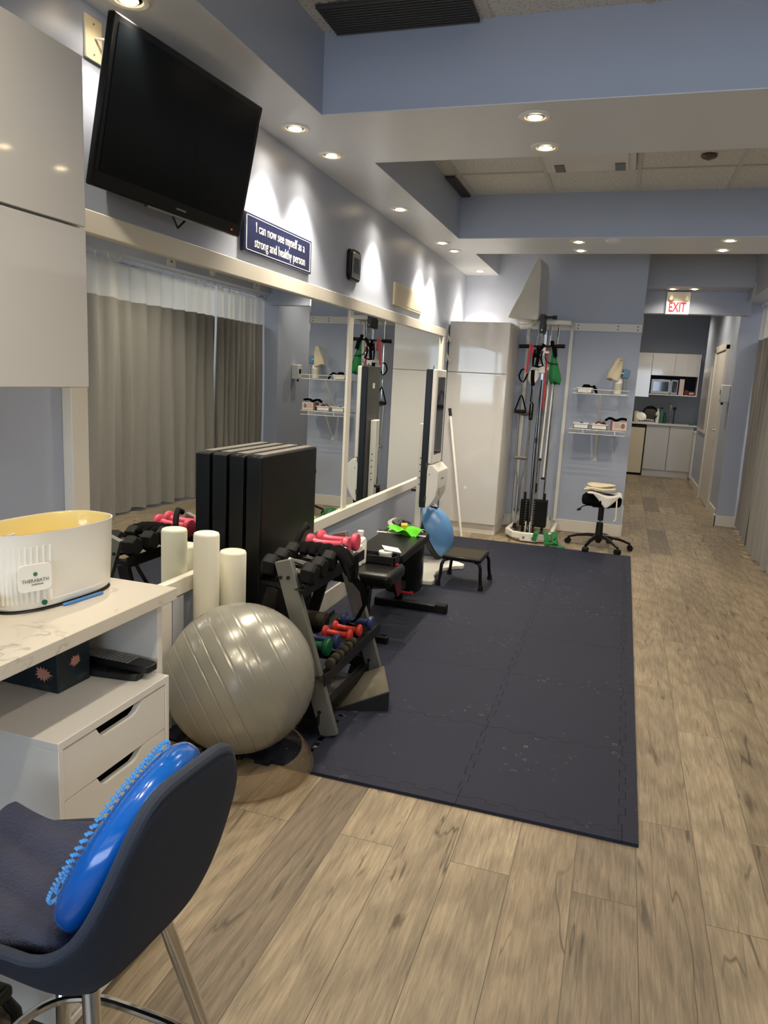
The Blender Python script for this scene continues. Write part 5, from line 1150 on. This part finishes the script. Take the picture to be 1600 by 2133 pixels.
for i in range(NX):
    for j in range(NY):
        xa, xb = X0+TS*i, X0+TS*(i+1); ya, yb = Y0+TSY*j, Y0+TSY*(j+1)
        tx, ty = teeth(TS), teeth(TSY)
        loop = []
        if i == NX-1: xb -= BW
        if j == 0 and i > 0: ya += BW
        wx_, wy_ = xb-xa, yb-ya
        tx = [(t_*wx_/TS, d) for t_, d in tx]; ty = [(t_*wy_/TSY, d) for t_, d in ty]
        if i == NX-1:
            ys = ya if j > 0 else ya-BW
            pl = [(xb-d+G, ya+t_) for t_, d in ty[1:-1]]
            strip_thing([(xb+G, ys+G)]+pl+[(xb+G, yb-G), (xb+BW, yb-G), (xb+BW, ys+G)], f'straight foam border strip on the right edge beside the {rown_s[j]} of tiles')
        if j == 0 and i > 0:
            pl = [(xa+max(G, min(wx_-G, t_)), ya+d-G) for t_, d in reversed(tx)]
            strip_thing([(xa+G, ya-BW), (xb-G, ya-BW)]+pl, f'straight foam border strip on the front edge of the {tnames[i]} column')
        loop += [(xa+max(G, min(wx_-G, t_)), ya+d+G) for t_, d in tx]
        loop += [(xb-d-G, ya+t_) for t_, d in ty[1:-1]]
        if j == NY-1: loop += [(xb-G, yb), (xa+G, yb)]
        else: loop += [(xa+max(G, min(wx_-G, t_)), yb+d-G) for t_, d in reversed(tx)]
        if i == 0: loop += [(xa, yb-G), (xa, ya+G)]
        else: loop += [(xa-d+G, ya+t_) for t_, d in reversed(ty[1:-1])]
        cl = [loop[0]]
        for p in loop[1:]:
            if (Vector(p)-Vector(cl[-1])).length > 1e-4: cl.append(p)
        b = MB(); b.prism(cl, .0, .0125)
        o = put('foam_floor_tile', b, M['foam'], flat=True)
        tag(o, f'navy interlocking foam floor tile, {tnames[i]} column, {rown[j]}', 'floor mat', 'navy interlocking foam floor tiles')
for o in list(C.objects):
    if o.parent is None and o.get('category') in ('x',): pass

# ================================================================== KITCHEN
KY = 13.5
kb = thing('base_cabinet', 'white two-door base cabinet under the kitchen counter', 'cabinet', (.78, 13.8, 0), 0)
put('body', MB().box(.405, 1.16, KY+.02, 14.08, .11, .88), M['matte_white'], kb); put('plinth', MB().box(.405, 1.16, KY+.04, 14.0, .0, .11), M['matte_white'], kb)
put('door_gap_shade', MB().box(.778, .786, KY+.012, KY+.019, .12, .876), M['gap_shade'], kb)  # dark strip paints the shade in the seam between the doors
for x0, x1 in ((.407, .778), (.786, 1.158)): put('door', MB().box(x0, x1, KY, KY+.018, .12, .876), M['gloss'], kb, bev=.0015)
fr_ = thing('dishwasher', 'narrow cream appliance left of the kitchen cabinet doors', 'appliance', (.2, 13.8, 0))
put('body', MB().box(-.25, .395, KY+.03, 14.08, .02, .86), M['tvbody'], fr_); put('front_panel', MB().box(-.2, .385, KY, KY+.03, .04, .82), M['cream'], fr_, bev=.003); put('control_strip', MB().box(-.2, .385, KY+.005, KY+.03, .825, .862), M['black'], fr_)
o = put('worktop', MB().box(-.6, 1.2, KY-.02, 14.09, .88, .905), M['worktop'], bev=.003); tag(o, 'pale kitchen worktop running over the base cabinets', 'worktop')
def kup(x0, x1, z0, z1, lab, ndoor=1):
    t = thing('wall_cabinet', lab, 'cabinet', ((x0+x1)/2, 13.9, z0), 0, 'gloss white kitchen wall cabinets'); put('body', MB().box(x0, x1, 13.72, 14.09, z0, z1), M['matte_white'], t); put('door', MB().box(x0+.002, x1-.002, 13.70, 13.718, z0+.002, z1-.002), M['gloss'], t, bev=.0015)
kup(-.05, .386, 1.34, 2.09, 'tall left gloss white kitchen wall cabinet beside the microwave'); kup(.388, .757, 1.716, 2.09, 'short gloss white kitchen wall cabinet above the microwave'); kup(.759, 1.14, 1.716, 2.09, 'short gloss white kitchen wall cabinet at the right end')
t = thing('open_shelf_unit', 'white open shelf unit holding the microwave', 'shelf', (.77, 13.9, 1.39)); b = MB(); b.box(.39, 1.155, 13.70, 14.09, 1.385, 1.403); b.box(1.14, 1.155, 13.70, 14.09, 1.403, 2.09); put('board', b, M['matte_white'], t)
put('back_board', MB().box(.39, 1.14, 14.06, 14.08, 1.403, 1.715), pmat('shelf_back', '#2f3742', .7), t)
t = thing('microwave', 'stainless steel microwave oven in the kitchen shelf', 'microwave', (.62, 13.9, 1.405))
put('body', MB().box(.405, .845, 13.76, 14.04, 1.408, 1.655), M['darkmetal'], t, bev=.004); put('door', MB().box(.407, .715, 13.745, 13.76, 1.41, 1.652), M['steel'], t, bev=.003); put('window', MB().box(.44, .69, 13.742, 13.746, 1.45, 1.615), M['darkglass'], t); put('control_panel', MB().box(.735, .843, 13.745, 13.76, 1.41, 1.652), M['steel'], t, bev=.003); put('keypad', MB().box(.75, .83, 13.742, 13.746, 1.44, 1.63), M['darkglass'], t); put('door_handle', MB().cyl((.722, 13.73, 1.43), (.722, 13.73, 1.635), .008), M['chrome'], t)
o = put('paper_box', MB().box(.865, .94, 13.74, 13.95, 1.405, 1.67), M['boxpink'], bev=.002); tag(o, 'upright pale box beside the microwave', 'box')
o = put('food_box', MB().box(.955, 1.02, 13.78, 13.95, 1.405, 1.49), M['boxred'], bev=.002); tag(o, 'left dark red box at the right end of the kitchen shelf', 'box')
t = thing('food_box', 'right dark red box with pale print on the kitchen shelf', 'box', (1.08, 13.85, 1.405)); put('carton', MB().box(1.025, 1.12, 13.76, 13.95, 1.405, 1.47), M['boxred'], t, bev=.002); put('print', MB().box(1.035, 1.11, 13.758, 13.76, 1.425, 1.45), M['boxpink'], t)
# counter things
t = thing('dish_rack', 'white dish rack with a tilted pan on the kitchen counter', 'dish rack', (.38, 13.8, .905))
b = MB()
for k in range(9): x = .26+.03*k; b.tube([(x, 13.62, .915), (x, 13.62, .97), (x+.01, 13.85, .97), (x+.01, 13.85, .915)], .003, 6)
b.tube([(.25, 13.62, .97), (.51, 13.62, .95)], .005, 6); put('wire_frame', b, M['metal_white'], t); put('drip_tray', MB().box(.23, .53, 13.58, 13.9, .906, .915), M['plastic_white'], t)
o = put('frying_pan', MB().lathe([(.11, 0), (.13, .03), (.125, .03), (.105, .006), (.0, .004)][:4], T(.45, 13.85, 1.06, rx=1.2), n=36, capb=False), M['tvbody']); tag(o, 'dark round pan standing in the dish rack', 'pan')
o = put('serving_plate', MB().lathe([(.03, 0), (.08, .012), (.085, .014), (.03, .006)], T(.30, 13.66, 1.0, rx=.9, ry=.3), n=28), M['plastic_white']); tag(o, 'white plate lying on the dish rack', 'plate')
o = put('canister', MB().lathe([(.04, 0), (.04, .17), (.035, .18)], T(.225, 13.88, .906), n=20), M['cream']); tag(o, 'cream canister left of the dish rack', 'canister')
def bott(x, y, r, h, mat, lab):
    t = thing('kitchen_bottle', lab, 'bottle', (x, y, .905)); put('body', MB().lathe([(r, 0), (r, h*.68), (r*.45, h*.84), (r*.4, h*.9)], T(x, y, .906), n=18), mat, t); put('cap', MB().lathe([(r*.5, h*.9), (r*.5, h)], T(x, y, .906), n=14), M['black'] if mat != M['plastic_white'] else mat, t)
bott(.575, 13.85, .035, .24, M['plastic_white'], 'white bottle by the dish rack on the kitchen counter'); bott(.635, 13.84, .036, .27, M['tealglass'], 'tall green bottle on the kitchen counter'); bott(.695, 13.84, .032, .18, pmat('dark_green_bottle', '#274a3a', .2), 'short dark green bottle on the kitchen counter')
t = thing('kitchen_tap', 'curved chrome kitchen tap at the sink', 'tap', (.77, 13.95, .905)); put('spout', MB().tube([(.79, 13.98, .906), (.79, 13.98, 1.15), (.785, 13.95, 1.23), (.77, 13.88, 1.25), (.765, 13.82, 1.20), (.765, 13.80, 1.12)], .012, 10), M['chrome'], t); put('base', MB().lathe([(.028, 0), (.022, .03)], T(.79, 13.98, .906)), M['chrome'], t)
t = thing('dish_brush', 'black dish brush standing upright by the sink', 'brush', (.84, 13.8, .905)); put('handle', MB().cyl((.84, 13.82, .906), (.84, 13.82, 1.15), .008), M['black'], t); put('brush_head', MB().lathe([(.012, -.03), (.028, -.01), (.028, .015), (.012, .03)], T(.84, 13.82, 1.165)), M['black'], t)
o = put('sponge_holder', MB().box(1.08, 1.16, 13.6, 13.68, .906, .955), M['tealglass'], bev=.006); tag(o, 'small pale green block at the right end of the counter', 'soap dish')
o = put('low_cabinet', MB().box(1.158, 1.30, 13.2, 13.48, .03, .80).box(1.15, 1.31, 13.19, 13.49, .80, .82), M['matte_white'], bev=.002); tag(o, 'low narrow white cabinet at the right end of the kitchen', 'cabinet')
t = thing('notice_board', 'tall white framed notice board on the corridor wall', 'notice board', (1.14, 12.1, .9)); put('frame', MB().box(1.13, 1.15, 11.6, 12.6, .88, 1.82), M['trim'], t, bev=.004); put('board', MB().box(1.127, 1.13, 11.66, 12.54, .94, 1.76), pmat('board_face', '#a9abae', .3, vary=.2, vscale=6), t)

# exit sign
t = thing('exit_sign', 'white illuminated sign reading EXIT in red with two emergency lamps', 'exit sign', (.43, 8.62, 2.25))
put('housing', MB().box(.314, .546, 8.60, 8.655, 2.255, 2.487), M['plastic_white'], t, bev=.003); put('face', MB().box(.32, .54, 8.596, 8.60, 2.262, 2.38), M['exit'], t)
text('lettering', 'EXIT', .135, M['exitred'], t, mdir((.425, 8.5955, 2.325), (1, 0, 0), (0, 0, 1)), .62, ext=.001, off=.003)
for x in (.355, .505):
    l_ = put('lamp_arm', MB().cyl((x, 8.60, 2.44), (x, 8.575, 2.435), .01), M['plastic_white'], t)
    put('lamp_head', MB().lathe([(.014, .02), (.024, .0), (.026, -.02)], T(x, 8.565, 2.43, rx=.8)), M['yellowed'], l_)
# plaques on the right header
def plaque(y, num):
    t = thing('number_plaque', {'2': 'white plaque numbered two, high over the middle curtain', '1': 'small plaque marked one on the header nearest the corridor pier'}[num], 'sign', (RX-.003, y, 2.42)); z = 2.47
    put('plate', MB().box(RX-.006, RX, y-.075, y+.075, z-.065, z+.065), M['plastic_white'], t, bev=.002)
    text('numeral', num, .09, M['darktxt'], t, mdir((RX-.0065, y, z), (0, -1, 0), (0, 0, 1)), .9, off=.001)
plaque(6.49, '2'); plaque(8.26, '1')
for y_, lab in ((7.25, 'small round white alarm on the right header between the numbers'), ):
    t = thing('alarm_disc', lab, 'alarm', (RX, y_, 2.47)); put('ring', MB().lathe([(.05, 0), (.05, .012), (.035, .02)], mdir((RX, y_, 2.47), (0, 1, 0), (0, 0, 1)) @ Matrix.Diagonal((1, 1, -1, 1)), n=28), M['plastic_white'], t); put('bulb', MB().lathe([(.02, .02), (.012, .03)], mdir((RX, y_, 2.47), (0, 1, 0), (0, 0, 1)) @ Matrix.Diagonal((1, 1, -1, 1)), n=20), M['plastic_white'], t)

# ================================================================== CURTAINS
def curtain(y0, y1, lab, seed, amp=.045, per=.19, x=1.275, zt=2.365, zs=2.03):
    rnd = random.Random(seed); ph = rnd.random()*6
    def px(y, z):
        w_ = .65+.35*math.sin(y*1.7+seed); a = amp*(.75+.25*(1-z/2.4)*1.2)
        s_ = math.sin(2*PI*y/per+ph+1.3*math.sin(y*2.3+seed)+.25*(2.4-z))
        return x+a*w_*(math.copysign(abs(s_)**.75, s_))+.012*math.sin(y*23+z*2)+.02*math.sin(y*3+seed)
    t = thing('privacy_curtain', lab, 'curtain', (x, (y0+y1)/2, .03), 0, 'grey privacy curtains along the treatment bays')
    n = int((y1-y0)/.0125)
    b = MB(); b.grid(lambda u, v: (px(y0+(y1-y0)*u, .035+(zs-.035)*v), y0+(y1-y0)*u, .035+.012*math.sin(u*30+seed)*(1-v)+(zs-.035)*v), n, 16); put('fabric', b, M['curtain'], t)
    b = MB(); b.grid(lambda u, v: (px(y0+(y1-y0)*u, 2.03+.33*v)*(1)+0*(v), y0+(y1-y0)*u, zs+(zt-zs)*v-.012*abs(math.sin(u*(y1-y0)*PI/.16))*v), n, 5); put('mesh_top', b, M['mesh'], t)
    b = MB(); k = int((y1-y0)/.16)
    for q in range(k+1):
        yy = y0+(y1-y0)*q/k; b.tube([(x, yy, 2.398), (x, yy, 2.38), (px(yy, 2.36), yy, zt-.005)], .004, 5); b.box(x-.008, x+.008, yy-.006, yy+.006, 2.385, 2.398)
    put('hook', b, M['plastic_white'], t)
curtain(7.60, 8.86, 'grey mesh-topped privacy curtain nearest the corridor pier', 1, per=.15, x=1.285, amp=.035)
curtain(5.79, 7.63, 'grey mesh-topped privacy curtain of the middle bay with table legs below', 2, per=.21)
curtain(3.8, 5.86, 'grey mesh-topped privacy curtain third from the corridor', 3, per=.2, x=1.20, amp=.03)
curtain(1.1, 3.77, 'grey mesh-topped privacy curtain nearest the camera', 4, per=.2)
curtain(-3.6, 1.1, 'grey mesh-topped privacy curtain beside and behind the camera', 5, per=.22)
o = put('curtain_track', MB().box(1.265, 1.285, -3.7, 8.87, 2.392, 2.402).box(1.19, 1.21, 3.7, 5.9, 2.392, 2.402), M['metal_white']); tag(o, 'long white curtain track under the right header', 'curtain track')
t = thing('treatment_table', 'treatment table behind the grey curtain, its black legs showing below', 'table', (1.95, 6.9, 0))
put('top_pad', MB().box(1.58, 2.25, 6.05, 7.55, .62, .70), M['vinyl'], t, bev=.02)
for x in (1.62, 2.2):
    for y_ in (6.35, 7.28): l_ = put('leg', MB().cyl((x, y_, .05), (x, y_, .63), .022), M['darkmetal'], t); put('foot', MB().lathe([(.028, 0), (.024, .05)], T(x, y_, 0)), M['black'], l_)

# ================================================================== BAR STOOL
ts = 1.05
CH = dict(cx=-.705*ts, cy=.801*ts, psi=-.082, a=.224*ts, b=.153*ts, h=.278*ts, z0=CAM_H-(CAM_H-.652)*ts, n=.41, p=2.99)
bs = thing('bar_stool', 'dark blue-grey upholstered bar stool with chrome legs at the bottom left', 'bar stool', (CH['cx'], CH['cy'], 0))
def rimp(ph, grow=0, dz=0):
    k = ((1+math.cos(ph))/2)**CH['p']; c, s_ = math.cos(ph), math.sin(ph)
    x = (CH['a']+grow)*math.copysign(abs(c)**CH['n'], c); y = (CH['b']+grow)*math.copysign(abs(s_)**CH['n'], s_)
    z = CH['z0']+CH['h']*k+dz; cc, ss = math.cos(CH['psi']), math.sin(CH['psi'])
    return Vector((CH['cx']+cc*x-ss*y, CH['cy']+ss*x+cc*y, z))
def shell(off):
    def f(u, v):
        ph = 2*PI*u; r = rimp(ph, grow=-off); c = Vector((CH['cx']+.0, CH['cy'], CH['z0']-.055+off*1.0))
        k = 1-v  # v=0 rim, 1 centre
        s_ = k**.34
        q = Vector((c.x+(r.x-c.x)*min(1, s_), c.y+(r.y-c.y)*min(1, s_), 0)); q.z = c.z+(r.z-c.z)*k**1.6
        return q
    return f
b = MB()
def both(u, v):
    if v <= .5: return shell(0)(u, 1-2*v)        # outside: centre -> rim
    return shell(.022)(u, (v-.5)*2)
NU = 96
og = [[b.bm.verts.new(shell(0)(i/NU, j/18*.985)) for j in range(19)] for i in range(NU)]
ig = [[b.bm.verts.new(shell(.024)(i/NU, j/18*.985)) for j in range(19)] for i in range(NU)]
for i in range(NU):
    i2 = (i+1) % NU
    for j in range(18):
        b.face([og[i][j], og[i2][j], og[i2][j+1], og[i][j+1]]); b.face([ig[i][j], ig[i][j+1], ig[i2][j+1], ig[i2][j]])
    b.face([og[i][0], ig[i][0], ig[i2][0], og[i2][0]])
b.face([og[i][18] for i in range(NU)]); b.face([ig[i][18] for i in range(NU)][::-1])
put('shell', b, M['stoolfab'], bs, sub=1, ang=180)
b = MB(); b.tube([rimp(2*PI*i/120, grow=-.012, dz=.0005) for i in range(120)], .009, 10, closed=True); put('rim_piping', b, M['stoolrim'], bs)
SZ = CH['z0']-.055
for (sx, s_y) in ((1, -1), (1, 1), (-1, -1), (-1, 1)):
    p0 = Vector((CH['cx']+sx*.10, CH['cy']+s_y*.085, SZ+.01)); p1 = Vector((CH['cx']+sx*.215, CH['cy']+s_y*.20, .0))
    l_ = put('leg', MB().cyl(p0, p1, .0125, n=18), M['chrome'], bs); put('foot_glide', MB().cyl(p1, p1+Vector((0, 0, .012)), .015), M['black'], l_)
fr2 = []
for k in range(60):
    a = 2*PI*k/60; c, s_ = math.cos(a), math.sin(a); q = .62
    fr2.append((CH['cx']+.185*math.copysign(abs(c)**.6, c), CH['cy']+.16*math.copysign(abs(s_)**.6, s_), .27))
put('foot_ring', MB().tube(fr2, .009, 10, closed=True), M['chrome'], bs)
put('under_plate', MB().box(CH['cx']-.07, CH['cx']+.07, CH['cy']-.06, CH['cy']+.06, SZ-.008, SZ+.006), M['darkmetal'], bs, bev=.003)
# towel pad on the seat
def tp(u, v):
    x = CH['cx']-.25+.37*u; y = CH['cy']-.128+.265*v; z = SZ+.074+.012*math.sin(u*9+v*3)*.6+.006*math.sin(v*22+u*8)-.0+.03*abs(v-.5)**2*4*.4
    return (x, y, z)
b = MB(); b.grid(tp, 40, 34); o = put('seat_towel', b, M['towel_navy'], solid=.022, sub=1); tag(o, 'rumpled dark navy towel folded on the bar stool seat', 'towel')
# blue air disc
dn = Vector((-.86, -.12, .48)).normalized(); dc = Vector((-.622, .83, .775))
t = thing('balance_disc', 'shiny blue inflatable balance disc leaning on the bar stool back', 'balance disc', tuple(dc)); dmx = axis_m(dc, dn)
R_ = .145; pr = [(max(.002, R_*abs(math.cos(a))**.55), .037*math.copysign(abs(math.sin(a))**.8, math.sin(a))) for a in [-PI/2+PI*k/28 for k in range(29)]]
put('cushion', MB().lathe(pr, dmx, n=72), M['disc'], t, ang=180)
b = MB()
for ring_, cnt in ((.128, 78), (.114, 66), (.10, 56)):
    for k in range(cnt):
        a = 2*PI*k/cnt; p = dmx @ Vector((ring_*math.cos(a), ring_*math.sin(a), .033)); b.cyl(p, p+dn*.0055, .0026, .0016, n=6)
put('spikes', b, M['disc2'], t)
